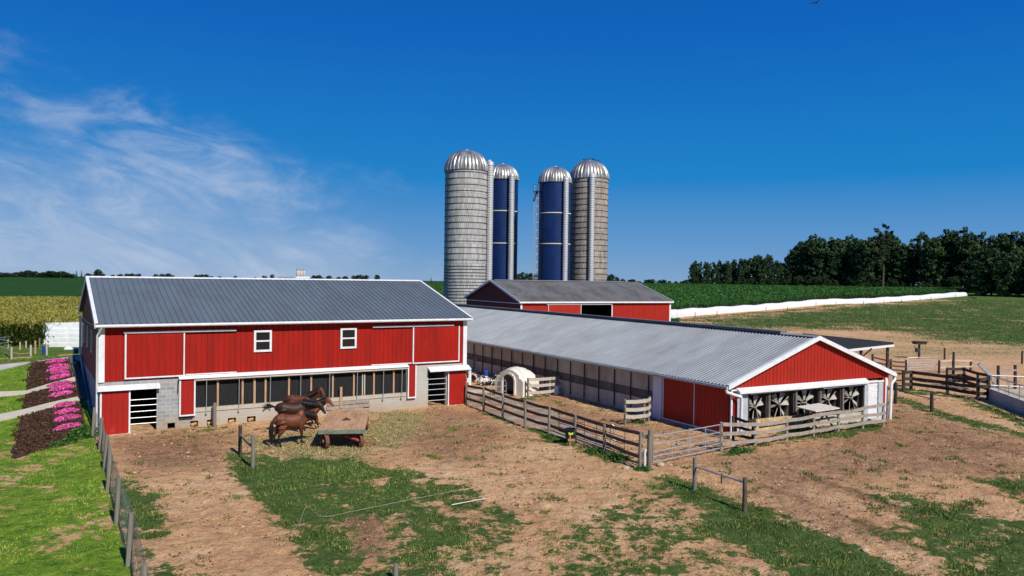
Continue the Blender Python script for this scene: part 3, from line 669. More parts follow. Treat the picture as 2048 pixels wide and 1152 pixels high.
# ---------------------------------------------------------------- dairy barn (long, low)
def dairy_barn():
    b = thing('dairy_barn', 'long low dairy barn with pale ribbed metal roof, red gable and five fans', 'barn', (PB[0], PB[1], 0), YB)
    Wd, Ld, He, Zr, og, ov = 12.8, 57.0, 2.62, 5.03, .30, .42
    mid = Wd / 2; sl = (Zr - He - .05) / (mid + ov)
    zt = lambda u: Zr - .10 - sl * abs(u - mid)
    for side in (0, 1):
        r = MB(); us = rib_us(-og, Ld, .26, .11, .05)
        def place(v, o, t, side=side):
            u = -ov + (mid + ov) * t; return (u if side == 0 else Wd - u, v, He + .05 + (Zr - He - .05) * t + o)
        r.ribs(us, place, cst(0), cst(1)); r.ribs([(-og, -.05), (Ld, -.05)], place, cst(0), cst(1))
        r.build('roof_panel', m_roofB, b)
        f = (lambda u: u) if side == 0 else (lambda u: Wd - u)
        bb = MB(); v = -og - .03; h = .24
        bb.add([(f(-ov), v, He + .09 - h), (f(-ov), v + .03, He + .09 - h), (f(-ov), v + .03, He + .12), (f(-ov), v, He + .12), (f(mid), v, Zr + .07 - h), (f(mid), v + .03, Zr + .07 - h), (f(mid), v + .03, Zr + .07), (f(mid), v, Zr + .07)],
               [(0, 1, 2, 3), (7, 6, 5, 4), (0, 4, 5, 1), (1, 5, 6, 2), (2, 6, 7, 3), (3, 7, 4, 0)])
        bb.bar((f(-ov), v + .09, He + .10), (f(mid), v + .09, Zr + .065), .18, .012)
        bb.build('barge_board', m_white, b)
        # gutter and fascia
        e = -ov - .02 if side == 0 else Wd + ov + .02; s = -1 if side == 0 else 1
        g = MB(); g.prism([(e + s * .12, He + .03), (e + s * .12, He - .06), (e + s * .08, He - .10), (e, He - .10), (e, He + .03)], 1, -og, Ld); g.build('gutter', m_white if side else m_bluewhite, b)
    rv = MB(); rv.box(mid - .28, 2.2, Zr + .02, mid + .28, Ld, Zr + .17); rv.build('ridge_vent', m_roofC, b)
    MB().prism([(mid - .3, Zr + .0), (mid, Zr + .07), (mid + .3, Zr + .0), (mid, Zr + .03)], 1, -og - .02, 2.2).build('ridge_cap', m_roofB, b)
    # gable
    w = MB(); us = rib_us(-.02, Wd + .02, .27, .035, -.022)
    w.ribs(us, lambda u, o, z: (u, -.05 - o, z), lambda u: 2.44 if .35 < u < 12.55 else 2.40, zt); w.build('gable_siding', m_red2, b)
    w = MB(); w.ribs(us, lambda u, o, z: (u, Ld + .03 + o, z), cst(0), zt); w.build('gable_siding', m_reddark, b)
    # front below the band
    MB().prism([(-.06, 2.50), (-.34, 2.34), (-.34, 2.22), (-.06, 2.22)], 0, .36, 10.72).build('fan_hood', m_white, b)
    MB().box(-.03, -.11, 2.36, .36, -.052, 2.44).build('band_trim', m_white, b)
    MB().box(.50, -.02, -.2, 1.27, .15, 2.22).build('end_panel', m_bluewhite, b)
    MB().box(-.02, -.03, -.2, .5, .12, 2.4).build('red_corner', m_reddark, b)
    MB().box(10.68, -.06, -.2, 11.02, .15, 2.36).build('door_jamb', m_bluewhite, b)
    MB().box(11.02, .04, .02, 11.96, .10, 2.2).build('door_backing', m_bluewhite, b)
    d = MB()
    for k in range(12): d.box(11.06, -.005 - (.012 if k % 2 else 0), .10 + k * .172, 11.92, .04, .10 + k * .172 + .166)
    d.build('white_door', m_white, b)
    MB().box(11.94, -.08, -.2, 12.36, .12, 2.30).build('door_jamb', m_bluewhite, b)
    MB().box(11.0, -.10, 2.20, 12.40, .12, 2.30).build('door_head', m_white, b)
    MB().box(12.36, -.045, -.2, 12.58, .12, 2.44).build('red_corner', m_red2, b)
    MB().box(12.58, -.07, -.2, 12.82, .12, 2.44).build('corner_trim', m_white, b)
    MB().box(1.27, -.08, -.3, 10.68, .12, .52).build('kick_wall', m_concrete, b)
    MB().box(11.0, -.3, -.2, 12.3, -.05, .10).build('door_step', m_concrete, b)
    MB().box(1.27, 1.1, .5, 10.68, 1.15, 2.4).build('shade_panel', m_dark, b)  # added near-black sheet: painted shade behind the fan openings
    # fans: housing frame, blades, hub, torn shutter flaps
    m_blade = M('dusty_blade', (.44, .41, .35), .9, 0, .25, 6, .3, 20, (1, 1, 1), (.12, .11, .09), 3, .8, .3, .52, .62)
    m_fanbox = M('dusty_housing', (.06, .052, .045), .9, 0, .5, 4, .2, 16, (1, 1, 1), (.03, .028, .026), 2, .8)
    xs = [(1.30, 2.66), (2.90, 4.76), (4.98, 6.76), (6.92, 8.64), (8.88, 10.66)]
    for k, (a, c) in enumerate(xs):
        f = MB(); w_ = .10
        f.box(a, -.02, .52, a + .06, .5, 2.2).box(c - .06, -.02, .52, c, .5, 2.2).box(a, -.02, 2.08, c, .5, 2.2).box(a, -.02, .52, c, .5, .62)
        # ring with square corners
        cu, cz, rr = (a + c) / 2, 1.36, min(c - a, 1.56) / 2 - .03; n = 40; vs = []; fs = []
        for i in range(n):
            t = 2 * math.pi * i / n; dx, dz = math.cos(t), math.sin(t); q = 1 / max(abs(dx) / ((c - a) / 2 - .03), abs(dz) / .78)
            vs += [(cu + dx * rr, .26, cz + dz * rr), (cu + dx * q, .26, cz + dz * q), (cu + dx * rr, .42, cz + dz * rr)]
        for i in range(n):
            j = (i + 1) % n; fs += [(3 * i, 3 * j, 3 * j + 1, 3 * i + 1), (3 * i, 3 * i + 2, 3 * j + 2, 3 * j)]
        f.add(vs, fs); fo = f.build('ventilation_fan', m_fanbox, b)
        MB().tube([(cu, .12, cz), (cu, .34, cz)], .13, 12).build('hub', m_fanbox, fo)
        ph = (.35, .1, .55, .2, .42)[k]
        for j in range(6):
            t = ph + j * math.pi / 3; bl = MB(); dx, dz = math.cos(t), math.sin(t); px_, pzv = -dz, dx
            prof = [(.10, .035, .20, .23), (.35, .065, .18, .25), (rr * .7, .10, .15, .27), (rr - .03, .12, .13, .27)]
            vs = []
            for rad, hw, ya, yb in prof: vs += [(cu + dx * rad - px_ * hw, ya, cz + dz * rad - pzv * hw), (cu + dx * rad + px_ * hw, yb, cz + dz * rad + pzv * hw)]
            n0 = len(vs); vs += [(x, y + .012, z) for x, y, z in vs]
            fs = [(2 * i, 2 * i + 1, 2 * i + 3, 2 * i + 2) for i in range(3)] + [(n0 + 2 * i + 2, n0 + 2 * i + 3, n0 + 2 * i + 1, n0 + 2 * i) for i in range(3)]
            for i in range(3): fs += [(2 * i, 2 * i + 2, n0 + 2 * i + 2, n0 + 2 * i), (2 * i + 1, n0 + 2 * i + 1, n0 + 2 * i + 3, 2 * i + 3)]
            bl.add(vs, fs); bl.build('fan_blade', m_blade, fo)
        for j in range(3):
            t = ph + .5 + j * 2.09; MB().tube([(cu, .1, cz), (cu + math.cos(t) * rr, .1, cz + math.sin(t) * rr)], .022, 6).build('strut', m_blade, fo)
    for u in (2.78, 4.87, 6.84, 8.76):
        MB().box(u - .10, -.06, .5, u + .02, .3, 2.2).build('fan_post', m_railblack, b); MB().box(u + .03, -.07, .5, u + .08, .2, 2.2).build('fan_post', m_railgrey, b)
    for a, c, dz in ((1.3, 4.86, 0), (4.9, 6.86, .02), (6.9, 10.66, -.03)):
        MB().tube([(a, -.2, 2.17 + dz), (c, -.2, 2.20 + dz)], .05, 8).build('rolled_curtain', m_white, b, smooth=True)
    # left side: two sliding red doors, pillar, curtains
    for a, c in ((.02, 2.56), (2.62, 5.12)):
        dd = MB(); dd.ribs(rib_us(a, c, .27, .03, -.01), lambda v, o, z: (-.08 - o, v, z), cst(.14), cst(2.42)); dd.box(-.07, a, .14, -.02, c, 2.42)
        o = dd.build('sliding_door', m_red2, b)
        e = MB().box(-.095, a, .06, -.03, c, .14).box(-.095, c, .06, -.03, c + .05, 2.42); e.build('door_trim', m_white, o)
    MB().box(-.04, .0, -.3, .1, 5.15, .06).build('footing', m_concrete, b)
    MB().box(-.10, 5.18, -.2, .1, 5.32, 2.45).build('jamb', m_bluewhite, b)
    MB().box(-.06, 5.32, -.3, .2, 6.10, 2.45).build('pillar', m_plastic, b)
    MB().box(-.04, 6.10, -.3, .15, Ld, .40).build('base_wall', m_concrete, b)
    MB().box(-.02, 0, 2.40, .12, Ld, 2.75).build('eave_beam', m_railgrey, b)
    mc = M('white_curtain', (.50, .46, .37), .8, 0, .14, 2, .3, 3, (1, 1, .3), (.28, .22, .15), .9, .75, .3)
    mcd = M('grey_screen', (.13, .115, .10), .9, 0, .3, 3, .2, 10, (1, 1, .4), (.20, .18, .15), 1.1, .6)
    def curtain(z0, z1, name, m, off=0, wr=.05):
        vs = []; ys = np.arange(6.12, Ld - .05, .11); zs = np.linspace(z0, z1, 4)
        for j, z in enumerate(zs):
            for y in ys: vs.append((-.03 - off + wr * (fbm(np.array(y * 1.3), np.array(z * .4), 3, 4) - .5) * 2 + .02 * math.sin(y * 17), y, z))
        n = len(ys); fs = [(j * n + i, j * n + i + 1, (j + 1) * n + i + 1, (j + 1) * n + i) for j in range(3) for i in range(n - 1)]
        MB().add(vs, fs).build(name, m, b, smooth=True)
    curtain(1.52, 2.42, 'upper_curtain', mc); curtain(.40, .98, 'lower_curtain', mc)
    curtain(.96, 1.54, 'dark_screen', mcd, -.08, .01)
    v = 6.47
    while v < Ld - .5:
        MB().box(-.13, v - .035, .1, -.08, v + .035, 2.42).build('curtain_post', m_railblack, b); v += 1.668
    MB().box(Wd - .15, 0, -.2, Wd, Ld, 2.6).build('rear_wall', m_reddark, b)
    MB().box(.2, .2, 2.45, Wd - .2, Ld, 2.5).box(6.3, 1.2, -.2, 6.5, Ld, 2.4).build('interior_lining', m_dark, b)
    # downspouts
    downspout(b, [(-.48, -.2, 2.5), (-.46, -.22, 2.35), (.05, -.34, 2.18), (.38, -.36, 2.10), (.44, -.36, 1.98), (.44, -.34, .05)], m_white, .085)
    MB().box(-.06, -.14, -.1, .04, -.06, 2.35).build('corner_trim', m_white, b)
    downspout(b, [(Wd + .42, -.22, 2.45), (Wd + .38, -.26, 2.3), (Wd + .12, -.3, 2.18), (Wd + .02, -.3, 2.06), (Wd - .06, -.3, -.1)], m_white, .085)
dairy_barn()

# ---------------------------------------------------------------- hay shed behind
def hay_shed():
    p = np.array([1.12, 95.7]); a = 0.475; g0 = float(T(4, 100)); 
    b = thing('hay_shed', 'smaller red shed with dark dusty roof standing in front of the silos', 'shed', (p[0], p[1], g0), a)
    Ls, Ws, He, Zr, ov, og = 23.7, 16.8, 5.25 - g0, 7.85 - g0, .35, .3
    zt = lambda v: He + .05 + (Zr - .12 - He) * (1 - abs(v - Ws / 2) / (Ws / 2))
    # front wall around the doorway
    d0, d1, dz = 8.95, 13.75, He - .40
    w = MB()
    for (u0, u1, z0, z1) in ((0, d0, 0, He), (d1, Ls, 0, He), (d0, d1, dz, He)):
        w.ribs(rib_us(u0, u1, .3, .05, -.03), lambda u, o, z: (u, -.03 - o, z), cst(z0), cst(z1)); w.box(u0, 0, z0, u1, .1, z1)
    w.build('front_siding', m_red2, b)
    MB().box(0.1, 6, 0, Ls - .1, 6.1, He).build('shade_panel', m_dark, b)  # added near-black sheet stands in for shade inside the doorway
    for u in (0, Ls):
        w = MB(); s = -1 if u == 0 else 1
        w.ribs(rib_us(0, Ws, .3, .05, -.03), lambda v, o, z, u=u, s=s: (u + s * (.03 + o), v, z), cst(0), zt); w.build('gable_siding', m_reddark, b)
    MB().box(-.06, 0, He - .35, -.03, Ws, He - .25).build('gable_trim', m_white, b)
    MB().box(0, Ws, 0, Ls, Ws + .1, He).build('rear_siding', m_reddark, b)
    for u in (-.05, Ls - .2): MB().box(u, -.08, 0, u + .25, -.035, He).build('corner_trim', m_white, b)
    z0 = He - .03
    for side in (0, 1):
        r = MB()
        def place(u, o, t, side=side):
            v = -ov + (Ws / 2 + ov) * t; return (u, v if side == 0 else Ws - v, z0 + (Zr - z0) * t + o)
        r.ribs(rib_us(-og, Ls + og, .3, .06, .03), place, cst(0), cst(1)); r.ribs([(-og, -.05), (Ls + og, -.05)], place, cst(0), cst(1))
        r.build('roof_panel', m_roofC, b)
        for u in (-og - .03, Ls + og):
            f = (lambda v: v) if side == 0 else (lambda v: Ws - v); bb = MB()
            bb.bar((u, f(-ov), z0 - .05), (u, f(Ws / 2), Zr - .05), .06, .26); bb.build('barge_board', m_white, b)
    MB().box(-og, -ov - .05, z0 - .2, Ls + og, -ov + .0, z0 + .0).build('eave_trim', m_white, b)
    MB().prism([(Ws / 2 - .3, Zr), (Ws / 2, Zr + .08), (Ws / 2 + .3, Zr), (Ws / 2, Zr + .03)], 0, .3, Ls - 2).build('ridge_cap', m_galv, b)
    MB().box(3.7, -.2, dz - .05, d1, -.06, dz + .1).build('door_track', m_white, b)
    framed_door('sliding_door', b, 4.0, d0 - .1, .1, dz - .05, -.08, m_red2, True, True, False, pitch=.3)
    MB().box(d1, -.1, 0, d1 + .14, -.03, dz).build('door_post', m_white, b)
hay_shed()
# lean roof over the feed lane
def feed_roof():
    b = thing('feed_shelter', 'thin black shelter roof on posts beyond the dairy barn gable', 'shelter', (0, 0, 0))
    a, c, d_, e = pz(1690, 699.5, 3.0), pz(1787.5, 689, 3.0), pz(1787.5, 684.5, 3.12), pz(1620, 668, 3.2)
    a = a + (a - c) * .7; e = e + (e - d_) * .1
    v = [a, c, d_, e]; MB().add([tuple(p) for p in v] + [(p[0], p[1], p[2] - .06) for p in v], [(0, 1, 2, 3), (7, 6, 5, 4), (0, 4, 5, 1), (1, 5, 6, 2), (2, 6, 7, 3), (3, 7, 4, 0)]).build('roof', M('black_roof', (.035, .034, .033), .9, 0, .3, 1, spec=.1), b)
    MB().bar((a[0], a[1] - .03, a[2] - .08), (c[0], c[1] - .03, c[2] - .08), .06, .18).build('fascia', m_white, b)
    for t in (.2, .62, .95):
        q = a + (c - a) * t; MB().box(q[0] - .09, q[1] + .3, T(q[0], q[1]) - .2, q[0] + .09, q[1] + .48, q[2] - .06).build('post', m_railblack, b)
    q = a + (c - a) * .62; MB().bar((q[0], q[1] + .3, 2.2), (q[0] + .9, q[1] + .5, 2.9), .1, .1).build('brace', m_railblack, b)
feed_roof()
# ---------------------------------------------------------------- silos
def cyl_brick(name, c1, c2, mort, rad, bw, bh, ms=.012, rough=.9, metal=0, streak=.5, streakcol=(.07, .065, .06), offs=.5):
    m = bpy.data.materials.new(name); m.use_nodes = True; nt = m.node_tree; N = nt.nodes; L = nt.links
    b = N['Principled BSDF']; b.inputs['Roughness'].default_value = rough; b.inputs['Metallic'].default_value = metal; b.inputs['Specular IOR Level'].default_value = .3
    tc = N.new('ShaderNodeTexCoord'); sp = N.new('ShaderNodeSeparateXYZ'); L.new(tc.outputs['Object'], sp.inputs[0])
    at = N.new('ShaderNodeMath'); at.operation = 'ARCTAN2'; L.new(sp.outputs['X'], at.inputs[0]); L.new(sp.outputs['Y'], at.inputs[1])
    ml = N.new('ShaderNodeMath'); ml.operation = 'MULTIPLY'; L.new(at.outputs[0], ml.inputs[0]); ml.inputs[1].default_value = rad
    cb = N.new('ShaderNodeCombineXYZ'); L.new(ml.outputs[0], cb.inputs[0]); L.new(sp.outputs['Z'], cb.inputs[1])
    br = N.new('ShaderNodeTexBrick'); L.new(cb.outputs[0], br.inputs['Vector']); br.inputs['Scale'].default_value = 1; br.offset = offs
    br.inputs['Brick Width'].default_value = bw; br.inputs['Row Height'].default_value = bh; br.inputs['Mortar Size'].default_value = ms
    br.inputs['Color1'].default_value = (*c1, 1); br.inputs['Color2'].default_value = (*c2, 1); br.inputs['Mortar'].default_value = (*mort, 1)
    mp = N.new('ShaderNodeMapping'); mp.inputs['Scale'].default_value = (1, .06, 1); L.new(cb.outputs[0], mp.inputs[0])
    n = N.new('ShaderNodeTexNoise'); n.inputs['Scale'].default_value = 1.8; n.inputs['Detail'].default_value = 7; n.inputs['Roughness'].default_value = .7; L.new(mp.outputs[0], n.inputs['Vector'])
    mr = N.new('ShaderNodeMapRange'); L.new(n.outputs[0], mr.inputs[0]); mr.inputs[1].default_value = .45; mr.inputs[2].default_value = .72; mr.inputs[4].default_value = streak
    mx = N.new('ShaderNodeMix'); mx.data_type = 'RGBA'; L.new(mr.outputs[0], mx.inputs['Factor']); L.new(br.outputs[0], mx.inputs['A']); mx.inputs['B'].default_value = (*streakcol, 1)
    L.new(mx.outputs['Result'], b.inputs['Base Color'])
    return m
m_dome = M('dome_metal', (.50, .50, .485), .42, .7, .12, 2, 0, 10, (1, 1, .5), (.17, .155, .135), 1.0, .9, .3, .40, .60)
m_chute = M('chute_metal', (.62, .63, .62), .45, .4, .08, 3, 0, 10, (1, 1, .2), (.40, .40, .39), 1.5, .6)
m_hoop = M('hoop_rod', (.035, .032, .03), .7, .4, .3, 6)
m_band = M('cream_band', (.62, .58, .44), .7, 0, .1, 4)
def silo(label, px, D, rpx, ytop, mat, hoops=None, bands=None, chute=None, ladder=None, dome_h=None, name='concrete_silo'):
    c = py_(px, 560, D); X, Y = c[0], c[1]; z0 = float(T(X, Y)) - .1; dist = math.hypot(X, Y)
    r = rpx / FPX * Y; top = float(py_(px, ytop, Y)[2]) - z0; dh = dome_h or r * .93; h = top - dh
    s = thing(name, label, 'silo', (X, Y, z0), 0, 'silos behind the hay shed')
    n = 64; vs = []; fs = []
    for i in range(n):
        t = 2 * math.pi * i / n; vs += [(r * math.cos(t), r * math.sin(t), 0), (r * math.cos(t), r * math.sin(t), h)]
    for i in range(n): j = (i + 1) % n; fs.append((2 * i, 2 * j, 2 * j + 1, 2 * i + 1))
    MB().add(vs, fs).build('silo_wall', mat(r), s, smooth=True)
    # ribbed dome
    g = 30; m = 10; vs = []; fs = []; sub = 6; n = g * sub
    for j in range(m + 1):
        ph = j / m * math.pi / 2
        for i in range(n):
            k = i % sub; lift = 1.0 + (.035 if k == 0 else .0 if k in (1, sub - 1) else .012)
            rr = (r + .1) * math.cos(ph) ** .85 * lift + .25 * (j == m); t = 2 * math.pi * i / n
            vs.append((rr * math.cos(t), rr * math.sin(t), h - .25 + (dh + .25) * math.sin(ph)))
    for j in range(m):
        for i in range(n): i2 = (i + 1) % n; fs.append((j * n + i, j * n + i2, (j + 1) * n + i2, (j + 1) * n + i))
    fs.append(tuple(m * n + i for i in range(n)))
    MB().add(vs, fs).build('dome', m_dome, s, auto=25)
    MB().tube([(0, 0, h + dh - .05), (0, 0, h + dh + .12)], .34, 14).build('dome_cap', m_galv, s)
    def ring(z, rad, w, mm, nm, ov=.0):
        vs = []; fs = []; n = 56
        for i in range(n):
            t = 2 * math.pi * i / n
            for a, b_ in ((0, -w), (w * 1.2, -w), (w * 1.2, w), (0, w)): vs.append(((rad + a) * math.cos(t), (rad + a) * math.sin(t), z + b_))
        for i in range(n):
            j = (i + 1) % n
            for k in range(4): k2 = (k + 1) % 4; fs.append((4 * i + k, 4 * j + k, 4 * j + k2, 4 * i + k2))
        return MB().add(vs, fs).build(nm, mm, s)
    if hoops:
        z = .35; proto = None
        while z < h - .3:
            if proto is None: proto = ring(0, r, .042, m_hoop, 'hoop')
            else:
                o = proto.copy(); COL.objects.link(o); proto_last = o; o.parent = s
            (proto if z == .35 else o).location.z = z
            z += hoops[0] if z < h * hoops[1] else hoops[2]
    for zz in bands or []:
        z = float(py_(px, zz, Y - r)[2]) - z0; ring(z, r, .07, m_band, 'band')
    if chute:
        ox, oy, ytp, cr = chute
        zt = float(py_(px, ytp, Y + oy)[2]) - z0; path = []; rad = []
        z = 0
        while z < zt - .9:
            path += [(ox, oy, z), (ox, oy, z + .16), (ox, oy, z + .18), (ox, oy, z + .36)]; rad += [cr, cr, cr * .9, cr * .9]; z += .38
        path += [(ox, oy, z), (ox, oy, zt - .5), (ox * .93, oy * .93, zt)]; rad += [cr * 1.08, cr * 1.05, cr * .45]
        MB().tube(path, rad, 18).build('chute', m_chute, s, auto=30)
        MB().bar((ox * .8, oy * .8, zt - .5), (ox * .45, oy * .45, h + dh * .62), cr * 1.2, cr * 1.0).build('chute_hood', m_chute, s)
    if ladder:
        ox, oy, ytp = ladder; zt = float(py_(px, ytp, Y)[2]) - z0; l = MB()
        for d in (-.28, .28): l.tube([(ox + d, oy, 0), (ox + d, oy, zt)], .035, 6)
        for d in (-.28, 0, .28): l.tube([(ox + d * 1.2, oy - .55, 3), (ox + d * 1.2, oy - .55, zt - 1)], .022, 5)
        z = .5
        while z < zt: l.tube([(ox - .28, oy, z), (ox + .28, oy, z)], .02, 5); z += .4
        z = 3
        while z < zt - 1: l.tube([(ox - .3, oy, z), (ox - .36, oy - .5, z), (ox, oy - .62, z), (ox + .36, oy - .5, z), (ox + .3, oy, z)], .03, 5); z += 1.25
        l.build('caged_ladder', m_galv, s)
        p = MB(); p.box(ox - .45, oy - .9, zt - 1.1, ox + .5, oy, zt - 1.04); p.tube([(ox - .45, oy - .9, zt), (ox + .5, oy - .9, zt)], .03, 6)
        for d in (-.45, .5): p.tube([(ox + d, oy - .9, zt - 1.1), (ox + d, oy - .9, zt)], .03, 6)
        p.bar((ox - .4, oy - .5, zt - 2.6), (ox + .2, oy - .4, zt - .9), .3, .3); p.build('ladder_platform', m_pipe, s)
    return s, X, Y, z0, h, dh, r
grey = lambda r: cyl_brick('grey_staves', (.54, .53, .51), (.36, .355, .345), (.10, .10, .095), r, .28, .76, .016, .92, 0, .62, (.17, .165, .155))
brown = lambda r: cyl_brick('brown_staves', (.43, .395, .345), (.27, .25, .225), (.09, .08, .07), r, .28, .76, .016, .92, 0, .75, (.13, .105, .085))
bluep = lambda r: cyl_brick('blue_panels', (.006, .026, .115), (.004, .018, .085), (.012, .034, .105), r, 2.4, 1.45, .02, .4, 0, .25, (.018, .036, .10))
silo('tallest silo, pale grey concrete with ribbed metal dome, leftmost of the four', 930, 118, 42.2, 301, grey, (.48, .38, .95), None, (3.72, -.35, 320, .52))
silo('dark blue steel silo with cream bands, just right of the pale concrete one', 1002, 126, 31.8, 328.5, bluep, None, (421, 486), (1.56, -2.75, 345, .50), name='steel_silo')
silo('dark blue steel silo with a caged ladder running up its left side', 1107.3, 120, 31.6, 334, bluep, None, (425, 487), (1.58, -2.5, 351, .43), (-2.95, -.3, 371), name='steel_silo')
SR = silo('brown-stained concrete silo with birds on its dome, rightmost of the four', 1176, 128, 37.4, 321.5, brown, (.48, .12, .95), None, (.1, -3.35, 345, .47))
# birds on the dome of the right silo
def birds():
    _, X, Y, z0, h, dh, r = SR; proto = None
    for k, d in enumerate((-1.6, -1.35, -1.0, -.75, -.5, -.2, .1, .35, .6, .95, 1.3, 1.6)):
        z = z0 + h + dh * math.sqrt(max(0, 1 - (d / (r + .1)) ** 2)) + .05
        if proto is None:
            b = MB(); b.tube([(-.2, 0, .04), (-.1, 0, .10), (.03, 0, .17), (.12, 0, .25), (.17, 0, .30), (.26, 0, .28)], [.02, .05, .08, .06, .05, .01], 7)
            proto = b.build('bird', m_blackplastic); tag(proto, 'small dark bird perched on the dome of the rightmost silo', 'bird', 'birds perched on the silo dome'); o = proto
        else: o = dup(proto)
        o.location = (X + d, Y - .3, z); o.rotation_euler.z = random.uniform(0, 6)
    f = py_(1631, 6, 60); b = MB(); b.tube([(-.2, 0, 0), (0, 0, .02), (.16, 0, .03), (.22, 0, .02)], [.01, .05, .04, .005], 6)
    for s in (-1, 1): b.add([(-.06, 0, .04), (.08, 0, .04), (.03, s * .3, .14), (-.1, s * .52, .06), (-.07, 0, .02), (.07, 0, .02)], [(0, 1, 2), (0, 2, 3), (5, 4, 3), (5, 3, 2), (1, 5, 2), (0, 3, 4)])
    o = b.build('bird', m_blackplastic, None, tuple(f), .6); tag(o, 'lone dark bird flying high in the blue sky', 'bird')
birds()

# ---------------------------------------------------------------- fences
def jit(k): return random.uniform(-k, k)
def board_fence(label, posts, rails, mp, mr_, side, rw=.15, group=None, rad=.075, ext=None, name='board_fence', skip=()):
    """posts: (px, base y, top y); rails: fractions of the post height; side: +1 boards on the far side"""
    B = [gp(p[0], p[1]) for p in posts]; H = [topz(b, p[0], p[2]) - b[2] for b, p in zip(B, posts)]
    t = thing(name, label, 'fence', tuple(B[0]), 0, group); o0 = B[0]
    L = [Vector(b - o0) for b in B]
    for l, h in zip(L, H):
        top = l + Vector((jit(.03), jit(.03), h)); MB().tube([l - Vector((0, 0, .3)), l + Vector((0, 0, h * .5)), top], [rad, rad * .97, rad * .92], 9).build('post', mp, t, auto=40)
    for i in range(len(L) - 1):
        if i in skip: continue
        d = (L[i + 1] - L[i]).normalized(); n = Vector((-d.y, d.x, 0)).normalized() * side * (rad + .025)
        for k, f in enumerate(rails):
            a = L[i] + Vector((0, 0, H[i] * f + jit(.02))) + n - d * .04; b = L[i + 1] + Vector((0, 0, H[i + 1] * f + jit(.02))) + n + d * .04
            m = (a + b) / 2 + Vector((0, 0, -abs(jit(.05)))); q = MB(); off = n.normalized() * (.004 * (i % 2))
            q.bar(a + off, m + off, .035, rw); q.bar(m + off, b + off, .035, rw); q.build('rail', mr_, t)
    return t, B, H
FA = [(932, 810, 769), (967, 823, 775), (1005.6, 837, 788.5), (1050, 854.5, 801), (1098, 868, 814), (1150, 884, 830), (1208.6, 905.6, 848), (1279.5, 938.7, 863)]
board_fence('long brown three-board fence running from the red barn corner to the gate', FA, (.93, .62, .31), m_post, m_rail, 1)
FB = [(1442, 903, 844), (1509.6, 892, 846), (1573, 880.5, 837.6), (1626.7, 873, 828), (1676, 863, 822), (1725, 857, 813), (1766, 853.5, 806)]
board_fence('weathered grey three-board fence in front of the five barn fans', FB, (.95, .60, .27), m_railgrey, m_railgrey, -1, .17)
board_fence('short board fence, shade painted into its boards, closing the gap to the barn downspout', [(1466, 880, 832), (1505, 890, 846)], (.92, .60, .28), m_railblack, m_railblack, 1)  # shadow side of the boards is put into their dark colour
board_fence('pale three-board panel standing beside the white calf hutch', [(1056, 795, 756), (1099, 792.5, 754), (1118, 786, 752)], (.93, .62, .25), m_post, m_railpale, -1, .2)
board_fence('pale three-board panel across the yard near the red barn doors', [(1250, 848.6, 798), (1288, 846, 797), (1297, 842, 793)], (.90, .60, .30), m_post, m_railpale, -1, .2)
def tube_gate(name, label, a, b, z0, z1, nb, m, rr=.024, verts=(.27, .52, .77), group=None, round_=0):
    a = Vector(a); b = Vector(b); t = thing(name, label, 'gate', tuple(a), 0, group); d = b - a
    bars = [z0 + (z1 - z0) * f for f in ((0, .2, .4, .68, 1) if nb == 5 else np.linspace(0, 1, nb))]
    f = MB()
    if round_:
        q = d.normalized() * .22
        f.tube([Vector((0, 0, z0)), Vector((0, 0, z1 - .2)), q * .4 + Vector((0, 0, z1 - .05)), q + Vector((0, 0, z1)), d - q + Vector((0, 0, z1)), d - q * .4 + Vector((0, 0, z1 - .05)), d + Vector((0, 0, z1 - .2)), d + Vector((0, 0, z0)), Vector((0, 0, z0))], rr, 8)
    else: f.tube([Vector((0, 0, z0)), Vector((0, 0, z1)), d + Vector((0, 0, z1)), d + Vector((0, 0, z0)), Vector((0, 0, z0))], rr, 8)
    f.build('gate_frame', m, t, auto=50)
    for z in bars[1:-1]: MB().tube([Vector((0, 0, z)), d + Vector((0, 0, z))], rr * .9, 8).build('gate_bar', m, t)
    for v in verts: MB().tube([d * v + Vector((0, 0, z0)), d * v + Vector((0, 0, z1))], rr * .8, 6).build('upright', m, t)
    return t
g0, g1 = gp(1299, 933), gp(1442, 903)
dd = (g1 - g0) / np.linalg.norm(g1 - g0)
t = thing('gate_post', 'thick round timber post hanging the galvanised five-bar gate', 'post', tuple(g0)); MB().tube([(0, 0, -.3), (0, 0, 1.0), (.02, 0, 1.58)], [.12, .115, .105], 12).build('post', m_post, t, auto=40)
MB().box(-.5, -.04, 1.18, -.08, .01, 1.36).box(-.5, -.04, .42, -.08, .01, .58).build('rail', m_railgrey, t, rz=-.6)
tube_gate('field_gate', 'galvanised five-bar gate between the round post and grey board fence', g0 + dd * .22, g1 - dd * .12, .16, 1.28, 5, m_galv, .026)
n_ = np.array([.80, .60, 0]) * .42
tube_gate('stock_gate', 'dark pipe gate stored against the far side of the brown fence', gp(1105, 868) + n_, gp(1236, 915) + n_, .12, 1.2, 5, m_pipe, .02, (.25, .42, .6, .8))
tube_gate('pen_gate', 'grey pipe gate with rounded corners before the calf hutch opening', gp(982, 805), gp(1012, 800), .1, 1.35, 5, m_galv, .024, (.33, .66), None, 1)
tube_gate('pen_gate', 'dark rail gate between red barn corner and the curtained side', gp(937, 772) , gp(952, 756), .3, 1.7, 6, m_pipe, .03, (.9,))
